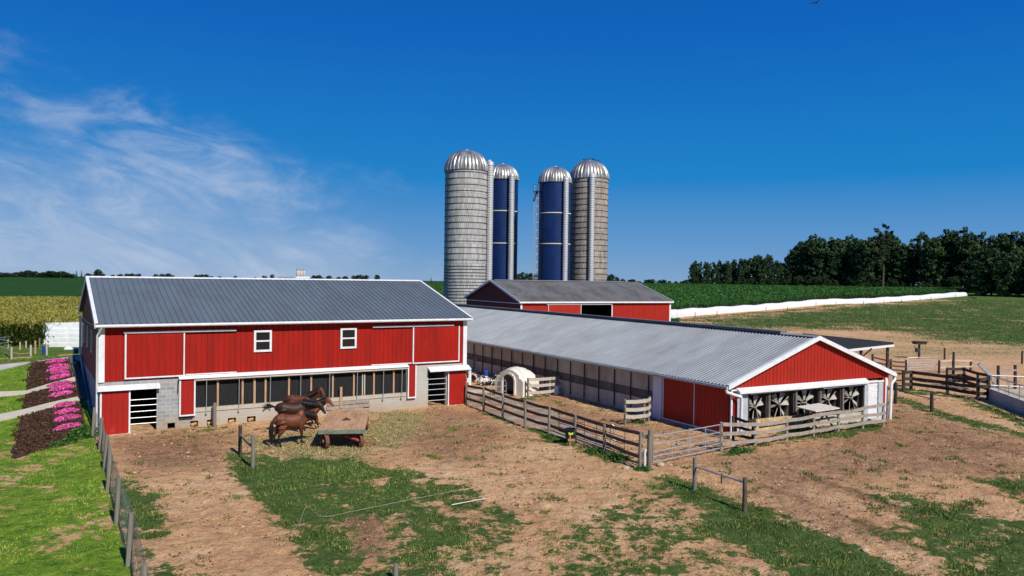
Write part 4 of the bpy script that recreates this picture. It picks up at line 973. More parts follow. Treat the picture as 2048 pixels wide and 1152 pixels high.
def hbrace(label, p, q, m1, m2, diag, pipe):
    A, B = gp(*p[:2]), gp(*q[:2]); hA, hB = topz(A, p[0], p[2]) - A[2], topz(B, q[0], q[2]) - B[2]
    t = thing('brace_fence', label, 'fence', tuple(A)); d = Vector(B - A)
    MB().tube([(0, 0, -.3), (0, 0, hA)], [.085, .08], 10).build('post', m1, t, auto=40); MB().tube([d - Vector((0, 0, .3)), d + Vector((0, 0, hB))], [.085, .078], 10).build('post', m2, t, auto=40)
    a, b = Vector((0, 0, hA * diag[0])), d + Vector((0, 0, hB * diag[1]))
    if pipe: MB().tube([a, b], .03, 8).build('rail', m_galv, t)
    else: MB().bar(a, b, .07, .09).build('brace', m_post, t)
hbrace('leaning grey brace of two posts and diagonal at the grass corner', (480, 909, 852), (505.7, 935.7, 870), m_railblack, m_post, (.68, .62), False)
hbrace('two fence posts joined by a galvanised pipe in the front grass', (1389, 979, 915), (1489, 1022, 955), m_post, m_rail, (.72, .85), True)
for lab, p, h, r in (('short stub of a post at the bottom edge of the grass', (791, 1160), .42, .07), ('thin iron peg in the dirt beyond the pipe brace', (1443, 968), .42, .03)):
    b = gp(*p); tag(MB().tube([(0, 0, -.2), (0, 0, h)], r, 9).build('stub_post', m_post if r > .05 else m_pipe, None, tuple(b), auto=40), lab, 'post')
b = gp(429, 853); tag(MB().tube([(0, 0, -.2), (0, 0, topz(b, 429, 806) - b[2])], [.1, .09], 9).build('wall_post', m_post, None, tuple(b), auto=40), 'lone timber post standing against the white block wall', 'post')
# netted fence on the left
def wire_fence():
    t = thing('netting_fence', 'leaning weathered posts hung with fine wire netting beside the lawn', 'fence', (WF[0][0], WF[0][1], 0))
    o = WF[0]; lean = Vector((-.09, -.03, 0)); pts = [Vector((w[0] - o[0], w[1] - o[1], 0)) for w in WF] ; pts.append(pts[-1] + (pts[-1] - pts[-2]))
    for p in pts:
        MB().tube([p + lean - Vector((0, 0, .3)), p + Vector((jit(.03), 0, 1.45 + jit(.05)))], [.085, .07], 9).build('post', m_post, t, auto=40)
    W = 0
    for i in range(len(pts) - 1):
        a, b = pts[i], pts[i + 1]; L = (b - a).length; nx = int(L / .085); net = MB()
        def P(u, z):
            s = .05 * math.sin(math.pi * u) * math.sin(z * 3 + i); return a.lerp(b, u) + lean * (1 - z / 1.4) + Vector((s + .09, 0, z - .05 * math.sin(math.pi * u) * z))
        w = .0032
        for k in range(nx + 1):
            u = k / nx; p, q = P(u, .02), P(min(1, u), 1.3); net.bar(p, (p + q) / 2 + Vector((jit(.02), jit(.02), 0)), w, w); net.bar((p + q) / 2, q, w, w)
        for z in np.linspace(.03, 1.3, 15):
            for s in range(4): net.bar(P(s / 4, z), P((s + 1) / 4, z), w, w)
        net.build('netting', m_wire, t)
m_wire = M('netting_wire', (.24, .27, .24), .6, .3, .2, 5)
wire_fence()

# ---------------------------------------------------------------- corral on the right
board_fence('dark three-rail corral fence beyond the barn, ending at the concrete pit', [(1806.6, 780, 741), (1822, 779, 741), (1895, 787, 750), (1956, 799, 756), (1976, 799, 752)], (.92, .60, .30), m_railblack, m_railblack, -1, .24, rad=.12)
board_fence('inner dark corral rails behind the corral fence', [(1893, 772, 735), (1928, 772, 735), (1955, 781, 744), (1977, 790, 748)], (.94, .6, .3), m_railblack, m_railblack, -1, .22, rad=.1)
board_fence('grey rail fence with slender pipes along the feed lane', [(1745, 738, 708), (1781, 744, 718), (1812, 747, 720)], (.85, .5, .2), m_railblack, m_railgrey, -1, .14, rad=.11)
tube_gate('corral_gate', 'pale pipe gate in the far corral rails', gp(1814, 748), gp(1876, 746), .35, 1.45, 6, m_galv, .03, (.25, .5))
board_fence('pale two-rail fence right of the far corral gate', [(1878, 747, 721), (1906, 745, 718), (1941, 743, 720)], (.95, .45), m_railblack, m_railpale, -1, .13, rad=.1)
board_fence('two near corral posts linked by a thin dark rail', [(1791, 808, 765), (1863, 823, 786)], (.70,), m_railblack, m_railblack, -1, .05, rad=.11)
board_fence('dark posts and rails tight against the barn downspout', [(1788, 780, 744), (1806, 781, 742)], (.9, .55, .25), m_railblack, m_railblack, -1, .12, rad=.1)
board_fence('pair of tall posts with a pale crossbar behind the pit railing', [(1996, 778, 731), (2030, 778, 730)], (.80,), m_railblack, m_railgrey, -1, .14, rad=.12)
b = gp(1906, 771); h = topz(b, 1906, 704) - b[2]
tag(MB().tube([(0, 0, -.3), (0, 0, h)], [.11, .09], 9).build('gate_pole', m_railblack, None, tuple(b), auto=40), 'tallest single black pole standing inside the corral', 'post')
b = gp(2044, 728); h = topz(b, 2044, 702) - b[2]
tag(MB().tube([(0, 0, -.3), (0, 0, h)], [.1, .09], 9).build('fence_post', m_railblack, None, tuple(b), auto=40), 'lone dark post in the stubble at the right edge', 'post')
def bird_house_post():
    A, B = gp(1838, 717), gp(1889, 719); t = thing('feeder_post', 'dark post carrying a flat wooden box top at the stubble edge', 'post', tuple(A)); h = topz(A, 1838, 688) - A[2]
    MB().tube([(0, 0, -.3), (0, 0, h)], [.13, .11], 9).build('post', m_railblack, t, auto=40)
    MB().box(-.55, -.4, h - .02, .6, .4, h + .22).box(-.62, -.48, h + .22, .68, .48, h + .30).build('box_top', m_railblack, t); MB().box(-.42, -.25, h * .45, -.1, .1, h * .72).build('meter_box', m_pipe, t)
    t2 = tag(MB().tube([(0, 0, -.3), (0, 0, topz(B, 1889, 696) - B[2])], [.1, .09], 9).build('fence_post', m_railblack, None, tuple(B), auto=40), 'dark post right of the box-topped post, wired to it', 'post')
    w = MB(); w.tube([Vector(A) + Vector((0, 0, 1.0)), Vector(B) + Vector((0, 0, .95))], .018, 6); tag(w.build('fence_wire', m_pipe), 'single wire strung between the box-topped post and its neighbour', 'wire')
bird_house_post()
A, B = gp(1977, 797), gp(1982, 797)
t = MB(); za, zb = topz(A, 1962, 727), topz(A, 1981, 750); q = pz(1962, 727, za)
t.bar((A[0] - .75, A[1], za), (A[0] + .15, A[1] - .1, zb - .1), .22, .2); t.bar((A[0] + .12, A[1] - .1, zb), (A[0] + .45, A[1] - .15, A[2]), .08, .12)
tag(t.build('loading_boom', m_galv), 'pale steel beam slanting up from the last corral post', 'beam')
def pit():
    a, c = gp(1979, 799), gp(2052, 828); t = thing('concrete_pit', 'pale concrete pit wall with grey pipe railings at right edge', 'pit', tuple(a))
    d = Vector(c - a); d.z = 0; dn = d.normalized(); n = Vector((-dn.y, dn.x, 0)); 
    if n.x < 0: n = -n
    back = n * 5.5; e = d + dn * 4
    w = MB()
    for p, q in ((Vector((0, 0, 0)), e), (back, back + e), (Vector((0, 0, 0)), back)):
        w.bar(Vector(p) + Vector((0, 0, .2)), Vector(q) + Vector((0, 0, .2)), .25, 1.2)
    w.build('pit_wall', m_concrete, t)
    tp = .75
    for name, p, q, n_ in (('front', Vector((0, 0, 0)), e, 6), ('back', back, back + e, 7), ('end', Vector((0, 0, 0)), back, 5)):
        r = MB(); 
        for z in (tp + .25, tp + .95): r.tube([p + Vector((0, 0, z)), q + Vector((0, 0, z))], .04, 8)
        r.build('railing', m_galv, t)
        for k in range(n_ + 1):
            s = Vector(p).lerp(Vector(q), k / n_); MB().tube([s + Vector((0, 0, .2)), s + Vector((0, 0, tp + .95))], .035, 7).build('railing_post', m_galv, t)
pit()

# ---------------------------------------------------------------- wagon
def wagon():
    c = [pz(638.9, 860, .92), pz(727.8, 857.2, .92), pz(737.5, 817.6, .92), pz(661, 818.3, .92)]
    f0 = (c[0] + c[1]) / 2; b0 = (c[2] + c[3]) / 2; d = b0 - f0; rz = math.atan2(d[1], d[0]) - math.pi / 2; L = 5.5; Wd = 2.15
    t = thing('flatbed_wagon', 'old flatbed hay wagon with plank deck, iron wheels and red tongue', 'wagon', (f0[0], f0[1], 0), rz)
    h = Wd / 2; zb = .84
    dk = MB()
    x = -h
    while x < h - .05: dk.box(x, 0, zb + jit(.006), min(x + .205, h), L + jit(.04), zb + .06 + jit(.008)); x += .214
    dk.build('deck', m_deck, t)
    MB().tube([(-.15, L * .42, zb + .07), (.05, L * .44, zb + .11), (.25, L * .43, zb + .07)], [.03, .09, .03], 9).build('manure_pile', m_mulch, t)
    fr = MB().box(-h, -.08, zb - .12, h, 0, zb + .05); fr.build('front_board', m_greenpaint, t)
    u = MB()
    for s in (-.45, .45): u.box(s - .06, .1, zb - .16, s + .06, L - .1, zb - .01)
    for y in (.65, L - 1.0): u.box(-.85, y - .07, zb - .30, .85, y + .07, zb - .16); u.box(-.9, y - .05, .42, .9, y + .05, .56)
    u.box(-.06, .6, .44, .06, L - 1, .54); u.build('running_gear', m_rust, t)
    for (sx, y) in ((-1, .12), (1, .30), (-1, L - 1), (1, L - 1)):
        R_ = .36; n = 28; vs = []; fs = []; x0, x1 = -.09, .09
        for i in range(n):
            a = 2 * math.pi * i / n
            for (xx, rr) in ((x0, R_), (x1, R_), (x1, R_ - .05), (x0, R_ - .05)): vs.append((xx, rr * math.cos(a), rr * math.sin(a)))
        for i in range(n):
            j = (i + 1) % n
            for k in range(4): k2 = (k + 1) % 4; fs.append((4 * i + k, 4 * i + k2, 4 * j + k2, 4 * j + k))
        rim = MB().add(vs, fs).build('wheel', m_rust, t, (sx * (.78 if y < 1 else .95), y, R_))
        if y < 1: rim.rotation_euler.z = .5
        for i in range(8):
            a = 2 * math.pi * i / 8 + .2; MB().bar((sx * .03, 0, 0), (0, (R_ - .04) * math.cos(a), (R_ - .04) * math.sin(a)), .05, .035, (1, 0, 0)).build('spoke', m_rust, rim)
        MB().tube([(-.1, 0, 0), (.1, 0, 0)], .075, 10).build('hub', m_railpale, rim)
    tg = MB(); tg.tube([(.10, .40, .56), (.65, .12, .40), (1.40, .30, .16)], [.07, .06, .04], 8); tg.tube([(.45, .35, .60), (1.0, .1, .38)], .025, 6); tg.build('tongue', m_redpaint, t)
    MB().tube([(1.36, .28, .15), (1.52, .32, .14), (1.58, .36, .22)], .04, 8).build('hitch_eye', m_rust, t)
wagon()

# ---------------------------------------------------------------- calf hutch
def hutch():
    a, b = gp(990.5, 786), gp(1045.5, 794.5); d = b - a; rz = math.atan2(d[1], d[0]); Wd = math.hypot(d[0], d[1])
    t = thing('calf_hutch', 'white stepped fibreglass calf hutch with an arched dark doorway', 'hutch', tuple(a), rz)
    s = Wd / 2.9; S = lambda pts: [(x * s, z * 1.02) for x, z in pts]
    L = 1.75
    outer = S([(0, 0), (0, 1.05), (.22, 1.20), (.40, 1.24), (.46, 1.46), (.72, 1.60), (1.05, 1.74), (1.45, 1.79), (1.85, 1.74), (2.18, 1.60), (2.44, 1.46), (2.50, 1.24), (2.68, 1.20), (2.9, 1.05), (2.9, 0)])
    cx = Wd / 2
    def scaled(p, k, kz, dz=0): return [(cx + (x - cx) * k, z * kz) for x, z in p]
    secs = [(0, 1, .97), (.4, 1, 1), (.46, 1.03, 1.035), (.85, 1.03, 1.05), (.91, 1.0, 1.02), (1.3, 1.0, 1.0), (1.36, .96, .93), (L, .94, .90)]
    vs = []; n = len(outer); fs = []
    for y, k, kz in secs: vs += [(x, y, z) for x, z in scaled(outer, k, kz)]
    for j in range(len(secs) - 1):
        for i in range(n - 1): fs.append((j * n + i, j * n + i + 1, (j + 1) * n + i + 1, (j + 1) * n + i))
    fs.append(tuple((len(secs) - 1) * n + i for i in range(n)))
    MB().add(vs, fs).build('shell', m_hutch, t, auto=30)
    door = [(cx - .58, 0.06), (cx - .58, 1.05), (cx - .50, 1.28), (cx - .32, 1.42), (cx, 1.50), (cx + .32, 1.42), (cx + .50, 1.28), (cx + .58, 1.05), (cx + .58, .06)]
    # front face ring between outline and doorway
    fo = scaled(outer, 1, .97); k = len(door); vs = [(x, 0.0, z) for x, z in fo] + [(x, 0.0, z) for x, z in door]; f = []
    idx = [0, 1, 3, 5, 7, 9, 11, 13, 14]
    for q in range(k - 1):
        lo, hi = idx[q], idx[q + 1]
        f.append(tuple(list(range(lo, hi + 1)) + [n + q + 1, n + q]))
    f.append((0, n, n + k - 1, n - 1)); MB().add(vs, f).build('front', m_hutch, t)
    fr = MB()
    path = [Vector((x, -.05, z)) for x, z in door]
    for p, q in zip(path, path[1:]): fr.bar(p, q, .12, .10, (0, 1, 0))
    fr.build('door_frame', m_hutch, t)
    MB().box(.1, .05, .02, Wd - .1, L - .1, .05).build('bedding', m_mulch, t)
hutch()

# ---------------------------------------------------------------- small things in the yard
def picnic_table():
    z = 1.36; c = [pz(1591, 813, z), pz(1631.6, 822.6, z), pz(1680, 815.6, z), pz(1638.6, 806, z)]
    t = thing('picnic_table', 'weathered pale plank table on crossed legs before the barn fans', 'table', (c[0][0], c[0][1], 0))
    o = Vector((c[0][0], c[0][1], 0)); P = [Vector((q[0], q[1], z)) - o for q in c]
    n = 5; tp = MB(); A, B, C, D = P
    for k in range(n):
        u0, u1 = k / n + .006, (k + 1) / n - .006
        a, b = A.lerp(D, u0), A.lerp(D, u1); e, f = B.lerp(C, u0), B.lerp(C, u1)
        v = [a, e, f, b]; tp.add(v + [q - Vector((0, 0, .05)) for q in v], [(0, 1, 2, 3), (7, 6, 5, 4), (0, 4, 5, 1), (1, 5, 6, 2), (2, 6, 7, 3), (3, 7, 4, 0)])
    tp.build('table_top', M('bleached_planks', (.62, .58, .51), .9, 0, .12, 6, .2, 20), t)
    lx = (D - A).normalized(); wy = (B - A)
    for s in (.18, .82):
        ctr = A.lerp(D, s)
        for q0, q1 in ((.75, -.1), (.25, 1.1)):
            a = ctr + wy * q0; b = ctr + wy * q1; MB().bar((a.x, a.y, z - .05), (b.x, b.y, 0), .09, .06).build('leg', m_railblack, t)
    for q in (.12, .80):
        a = A.lerp(D, .02) + wy * q; b = A.lerp(D, .98) + wy * q; MB().bar((a.x, a.y, .8), (b.x, b.y, .8), .25, .05).build('bench', m_railblack, t)
picnic_table()
a, b = gp(1511, 870), gp(1588, 860)
q = MB(); q.bar((a[0], a[1], .42), (b[0], b[1], .42), .06, .78); q.bar((a[0] + .3, a[1] - .08, .62), (b[0] + .35, b[1] - .1, .74), .04, .25)
tag(q.build('foam_sheet', M('yellow_foam', (.58, .44, .23), .85, 0, .2, 3, .2, 12, (1, 1, 1), (.30, .20, .10), 2, .8, .3, .42, .62)), 'stained yellow insulation sheet leaning behind the grey fence', 'sheet')
def bucket():
    p = gp(1139, 888); t = thing('feed_bucket', 'black feed bucket with lime lettering hooked on the brown fence', 'bucket', (p[0], p[1], 0))
    zt = topz(p, 1139, 857); n = 20; vs = []; fs = []
    prof = [(.20, zt - .46), (.25, zt - .05), (.285, zt - .05), (.285, zt), (.25, zt), (.19, zt - .42)]
    for i in range(n):
        a = 2 * math.pi * i / n
        for r, z in prof: vs.append((r * math.cos(a), r * math.sin(a), z))
    m = len(prof)
    for i in range(n):
        j = (i + 1) % n
        for k in range(m - 1): fs.append((m * i + k, m * j + k, m * j + k + 1, m * i + k + 1))
    fs += [tuple(m * i for i in range(n)), tuple(m * i + m - 1 for i in range(n))]
    MB().add(vs, fs).build('bucket_body', m_blackplastic, t, auto=40)
    f = MB()   # lettering too small to read in the photograph: strokes of the same size and colour
    for k, w in enumerate((.05, .035, .035, .03, .035, .03)):
        a = -1.85 + k * .17
        for z0, z1 in ((zt - .26, zt - .17),):
            x0, x1 = a, a + w / .24; pts = []
            for q in (x0, x1): pts.append((.243 * math.cos(q), .243 * math.sin(q)))
            zz = z1 + (.03 if k in (0, 5) else 0); f.add([(pts[0][0], pts[0][1], z0), (pts[1][0], pts[1][1], z0), (pts[1][0], pts[1][1], zz), (pts[0][0], pts[0][1], zz)], [(0, 1, 2, 3)])
    f.build('lettering', m_lime, t)
    MB().tube([(-.25, 0, zt), (-.1, .18, zt + .06), (.25, .1, zt + .04)], .012, 6).build('bucket_handle', m_galv, t)
    s = thing('marker_stake', 'short orange wooden stake with crosspiece below the black bucket', 'stake', tuple(gp(1140, 893)))
    m_st = M('orange_stake', (.40, .20, .12), .9, 0, .2, 8)
    MB().box(-.03, -.02, -.1, .03, .02, .55).build('upright', m_st, s); MB().box(-.10, -.05, .26, .24, -.02, .38).build('crosspiece', m_st, s)
bucket()
s = thing('marker_stake', 'short orange wooden stake at the foot of the brown fence', 'stake', tuple(gp(1042, 857)))
MB().box(-.03, -.02, -.1, .03, .02, .42).build('upright', bpy.data.materials['orange_stake'], s); MB().box(-.10, -.05, .22, .12, -.02, .34).build('crosspiece', bpy.data.materials['orange_stake'], s)
p = gp(1289, 935); tag(MB().tube([(0, 0, -.1), (0, 0, .62), (.02, 0, .8)], .055, 9).build('white_pipe', m_white, None, tuple(p), auto=40), 'white plastic pipe standing behind the fence corner post', 'pipe')
def hydrant():
    p = gp(1217, 905) + np.array([.3, .55, 0]); t = thing('yard_hydrant', 'slim grey yard hydrant behind the brown fence', 'hydrant', tuple(p))
    MB().tube([(0, 0, -.1), (0, 0, 1.0), (.03, 0, 1.14), (-.1, 0, 1.22)], .025, 8).build('pipe', m_galv, t); MB().box(-.02, -.05, .45, .13, .06, .62).build('insulator_box', m_white, t)
hydrant()
p = gp(1113, 789); tag(MB().tube([(0, 0, .02), (0, 0, .5), (0, 0, .62)], [.2, .2, .07], 14).build('white_jug', m_plastic, None, tuple(p), auto=40), 'small white jug by the curtained wall', 'jug')
def rock(label, px, py, s, m=None, name='rock'):
    p = gp(px, py); bm = bmesh.new(); bmesh.ops.create_icosphere(bm, subdivisions=2, radius=1); sd = random.random() * 50
    for v in bm.verts:
        k = .75 + .55 * float(fbm(np.array(v.co.x * 1.3 + sd), np.array(v.co.y * 1.3 + v.co.z), 3, 5)); v.co = Vector((v.co.x * k * s, v.co.y * k * s * .8, v.co.z * k * s * .6))
    me = bpy.data.meshes.new(name); bm.to_mesh(me); bm.free(); me.materials.append(m or m_stone); o = bpy.data.objects.new(name, me); COL.objects.link(o); o.location = (p[0], p[1], p[2] + s * .18)
    return tag(o, label, 'rock')
rock('large pale rock at the foot of the fence corner post', 1251, 938, .17); rock('pale rock just left of the gate', 1321, 931, .17)
rock('smaller pale rock under the left end of the gate', 1341, 931, .10); rock('tan rock in the grass strip at lower right', 1730, 1101, .12)
rock('grey rock on the edge of the front grass strip', 1622, 1045, .10, m_kerb); rock('small tan rock below the pipe brace', 1656, 1071, .07)
rock('brown rock under the grey board fence', 1465, 892, .14); rock('pale stone just left of the front grass strip', 1560, 1024, .07)
def rope(label, pts, r=.016, m=m_rope):
    P = []
    for px, py in pts: q = gp(px, py); P.append(Vector((q[0], q[1], q[2] + .05)))
    Q = []
    for a, b in zip(P, P[1:]):
        k = max(2, int((b - a).length / .25))
        for i in range(k): c = a.lerp(b, i / k); Q.append(c + Vector((jit(.02), jit(.02), jit(.012))))
    Q.append(P[-1]); tag(MB().tube(Q, r, 5).build('fence_rope', m), label, 'rope')
def sline(pts, n=6):
    """smooth curve through pixel points"""
    out = []
    for i in range(len(pts) - 1):
        p0 = np.array(pts[max(0, i - 1)], float); p1 = np.array(pts[i], float); p2 = np.array(pts[i + 1], float); p3 = np.array(pts[min(len(pts) - 1, i + 2)], float)
        for k in range(n):
            t = k / n; out.append(tuple(.5 * (2 * p1 + (p2 - p0) * t + (2 * p0 - 5 * p1 + 4 * p2 - p3) * t * t + (3 * p1 - p0 - 3 * p2 + p3) * t ** 3)))
    out.append(tuple(pts[-1])); return out
rope('white electric fence rope lying looped across the central grass', sline([(1082, 956), (1035, 960), (960, 975), (870, 992), (770, 1012), (700, 1027), (650, 1036), (630, 1028), (617, 1015), (608, 1024), (600, 1046), (585, 1064), (560, 1071), (520, 1078)]), .0048)
rope('thin pale rope trailing over the dirt towards the netting fence', sline([(520, 1078), (440, 1100), (380, 1112), (330, 1128), (292, 1135)]), .003)
for lab, a, b in (('longer white rod lying in the grass', (903, 1013), (948, 1004)), ('shorter white rod lying in the grass, right of the longer', (948, 1004), (971, 1000))):
    p, q = gp(*a), gp(*b); tag(MB().tube([Vector(p) + Vector((0, 0, .06)), Vector(q) + Vector((0, 0, .05))], .014, 6).build('white_rod', m_white), lab, 'rod')
# ---------------------------------------------------------------- animals
def loft(mb, pts, n=14):
    """pts: (x,y,z, half-width, half-height) rings along a path, closed at both ends"""
    P = [Vector(p[:3]) for p in pts]; rings = []
    for i, p in enumerate(P):
        d = (P[min(i + 1, len(P) - 1)] - P[max(i - 1, 0)]).normalized(); side = d.cross(Vector((0, 0, 1)))
        if side.length < .15: side = Vector((0, 1, 0))
        side.normalize(); up = side.cross(d).normalized()
        rings.append([p + side * (math.cos(a) * pts[i][3]) + up * (math.sin(a) * pts[i][4]) for a in [2 * math.pi * k / n for k in range(n)]])
    d0 = (P[0] - P[1]).normalized() * min(pts[0][3], pts[0][4]) * .7; d1 = (P[-1] - P[-2]).normalized() * min(pts[-1][3], pts[-1][4]) * .7
    rings = [[P[0] + d0 + (q - P[0]) * .55 for q in rings[0]]] + rings + [[P[-1] + d1 + (q - P[-1]) * .55 for q in rings[-1]]]
    v = [q for r in rings for q in r]; f = []
    for i in range(len(rings) - 1):
        for k in range(n): k2 = (k + 1) % n; f.append((i * n + k, i * n + k2, (i + 1) * n + k2, (i + 1) * n + k))
    f.append(tuple(range(n))); f.append(tuple(range((len(rings) - 1) * n, len(rings) * n))[::-1])
    mb.add(v, f)
def fuse(mb, name, mats, parent, voxel):
    """melt overlapping lofts into one continuous skin"""
    o = mb.build(name + '_tmp', mats, None)
    r = o.modifiers.new('r', 'REMESH'); r.mode = 'VOXEL'; r.voxel_size = voxel
    s = o.modifiers.new('s', 'SMOOTH'); s.factor = .5; s.iterations = 5
    dg = bpy.context.evaluated_depsgraph_get(); dg.update()
    me = bpy.data.meshes.new_from_object(o.evaluated_get(dg)); me.name = name
    bpy.data.objects.remove(o)
    me.polygons.foreach_set('use_smooth', [True] * len(me.polygons)); me.materials.clear(); me.materials.append(mats)
    q = bpy.data.objects.new(name, me); COL.objects.link(q); q.parent = parent
    return q
def coat(name, body, dark, zk, rough=.38):
    """horse coat: body colour, black lower legs and muzzle"""
    rough += .1
    m = bpy.data.materials.new(name); m.use_nodes = True; nt = m.node_tree; N = nt.nodes; L = nt.links
    b = N['Principled BSDF']; b.inputs['Roughness'].default_value = rough; b.inputs['Specular IOR Level'].default_value = .35
    tc = N.new('ShaderNodeTexCoord'); sp = N.new('ShaderNodeSeparateXYZ'); L.new(tc.outputs['Object'], sp.inputs[0])
    n = N.new('ShaderNodeTexNoise'); n.inputs['Scale'].default_value = 3.5; n.inputs['Detail'].default_value = 5; L.new(tc.outputs['Object'], n.inputs['Vector'])
    r = N.new('ShaderNodeValToRGB'); r.color_ramp.elements[0].position = .3; r.color_ramp.elements[1].position = .7
    c = np.array(body); r.color_ramp.elements[0].color = (*c * .45, 1); r.color_ramp.elements[1].color = (*c * 1.3, 1); L.new(n.outputs[0], r.inputs[0])
    ad = N.new('ShaderNodeMath'); ad.operation = 'MULTIPLY_ADD'; L.new(n.outputs[0], ad.inputs[0]); ad.inputs[1].default_value = .25; L.new(sp.outputs['Z'], ad.inputs[2])
    mr = N.new('ShaderNodeMapRange'); L.new(ad.outputs[0], mr.inputs[0]); mr.inputs[1].default_value = zk - .02; mr.inputs[2].default_value = zk + .28
    mx = N.new('ShaderNodeMix'); mx.data_type = 'RGBA'; L.new(mr.outputs[0], mx.inputs['Factor']); mx.inputs['A'].default_value = (*dark, 1); L.new(r.outputs[0], mx.inputs['B'])
    L.new(mx.outputs['Result'], b.inputs['Base Color']); return m
m_mane = M('black_horsehair', (.012, .009, .008), .45, 0, .4, 14, .4, 50, (1, 1, .3))
def horse(label, x, y, rz, s, body, head, tail=0, step=0.0, turn=0.0):
    """head: (elevation of neck in degrees, head pitch)"""
    t = thing('horse', label, 'horse', (x, y, float(T(x, y))), rz, 'horses standing around the hay'); t.scale = (s, s, s)
    mb = MB()
    loft(mb, [(-.80, 0, 1.24, .13, .16), (-.70, 0, 1.28, .22, .23), (-.52, 0, 1.27, .29, .31), (-.28, 0, 1.21, .285, .315), (0, 0, 1.16, .305, .325), (.22, 0, 1.17, .29, .335), (.40, 0, 1.21, .26, .34), (.56, 0, 1.24, .20, .29), (.68, 0, 1.24, .11, .18)], 18)
    el, hp = R(head[0]), R(head[1]); B0 = Vector((.50, 0, 1.36)); nd = Vector((math.cos(el) * math.cos(turn), math.cos(el) * math.sin(turn), math.sin(el))); L = .74
    ps = [B0 - nd * .15, B0 + nd * .12, B0 + nd * .42, B0 + nd * .66, B0 + nd * L]
    loft(mb, [(*ps[0], .19, .33), (*ps[1], .165, .30), (*ps[2], .125, .225), (*ps[3], .10, .175), (*ps[4], .09, .14)], 14)
    poll = B0 + nd * (L + .02) + Vector((0, 0, .05)); hd = Vector((math.cos(hp) * math.cos(turn * 1.4), math.cos(hp) * math.sin(turn * 1.4), math.sin(hp)))
    h = [poll - hd * .04, poll + hd * .14, poll + hd * .30, poll + hd * .46, poll + hd * .58]
    loft(mb, [(*h[0], .085, .10), (*h[1], .10, .145), (*h[2], .08, .115), (*h[3], .058, .08), (*h[4], .058, .068)], 12)
    sd = hd.cross(Vector((0, 0, 1))).normalized()
    for k in (-1, 1):
        e = poll + sd * (.065 * k) - hd * .02; loft(mb, [(*e, .035, .03), (*(e + Vector((0, 0, .09)) + sd * .02 * k), .03, .022), (*(e + Vector((0, 0, .17)) + sd * .03 * k), .012, .01)], 8)
        fx = step * k
        loft(mb, [(.40, .16 * k, 1.10, .13, .18), (.42, .17 * k, .90, .10, .13), (.44 + fx * .4, .16 * k, .70, .07, .085), (.48 + fx * .7, .155 * k, .52, .055, .06), (.475 + fx * .9, .155 * k, .34, .036, .042), (.48 + fx, .155 * k, .16, .042, .048), (.52 + fx, .155 * k, .07, .045, .05), (.54 + fx, .155 * k, .02, .058, .066)], 10)
        bx = -step * k
        loft(mb, [(-.54, .15 * k, 1.12, .19, .28), (-.50, .18 * k, .95, .16, .23), (-.53 + bx * .3, .18 * k, .79, .115, .155), (-.66 + bx * .6, .165 * k, .62, .062, .085), (-.71 + bx * .8, .16 * k, .52, .052, .066), (-.68 + bx * .9, .16 * k, .34, .038, .046), (-.66 + bx, .16 * k, .16, .044, .05), (-.62 + bx, .16 * k, .07, .046, .052), (-.60 + bx, .16 * k, .02, .06, .068)], 10)
    fuse(mb, 'body', body, t, .024)
    # mane along the crest, forelock
    m = MB(); up = Vector((-nd.z * math.cos(turn), -nd.z * math.sin(turn), math.cos(el))); sdn = nd.cross(up).normalized()
    cr = []
    for i in range(9):
        f = i / 8; c = B0 + nd * (L * f + .02) + up * (.30 - .165 * f); cr.append((c, .055))
    loft(m, [(*(c + sdn * -.035 - up * .03), .05, .085) for c, _ in cr], 8)
    for i in range(34):
        f = (i + .5) / 34; c = B0 + nd * (L * f) + up * (.30 - .165 * f) + sdn * .03; ln = .30 + jit(.07)
        dn = Vector((0, 0, -1)); m.tube([c, c + sdn * (.14 - .05 * f) + dn * ln * .35 - nd * jit(.05), c + sdn * (.185 - .08 * f) + dn * ln - nd * jit(.06)], [.030, .036, .010], 5)
    m.tube([poll + Vector((0, 0, .04)), poll + hd * .12 + up * .04, poll + hd * .24 + up * .02], [.04, .04, .01], 6)
    m.build('mane', m_mane, t, smooth=True)
    ta = MB(); b0 = Vector((-.82, 0, 1.30))
    if tail == 0: loft(ta, [(*b0, .05, .05), (-.92, 0, 1.18, .07, .07), (-.96, 0, .95, .10, .10), (-.96, .02, .68, .11, .11), (-.94, .03, .42, .08, .08), (-.93, .03, .28, .03, .03)], 10)
    else:
        for i in range(9):
            a = jit(.22); ta.tube([b0, b0 + Vector((-.16, .02, .06 + jit(.03))), b0 + Vector((-.40, a * .6, .10 + jit(.14))), b0 + Vector((-.66, a, jit(.22)))], [.04, .04, .026, .006], 6)
    ta.build('tail', m_mane, t, smooth=True)
    ey = MB()
    for k in (-1, 1):
        c = poll + hd * .17 + sd * (.088 * k) + Vector((0, 0, .035)); ey.tube([c - sd * .012, c + sd * .012], .02, 8)
    ey.build('eyes', m_blackplastic, t)
    return t
bay = coat('bay_coat', (.145, .042, .014), (.008, .006, .005), .62, .46); dk = coat('dark_bay_coat', (.040, .014, .007), (.007, .006, .005), .65, .46)
ch = coat('chestnut_coat', (.17, .048, .018), (.012, .009, .007), .45, .5); br = coat('red_brown_coat', (.10, .030, .013), (.010, .007, .006), .45, .48)
g = gp(582, 893); horse('glossy bay horse nearest the camera, head lowered, standing left of the wagon', g[0], g[1] + .1, R(32), 1.0, bay, (-8, -60), 0, .08, .45)
g = py_(588, 850, 38.7); horse('dark bay horse flicking its tail, behind the nearest bay horse', g[0] - .05, 38.7, R(16), 1.02, dk, (4, -55), 1, .06, -.25)
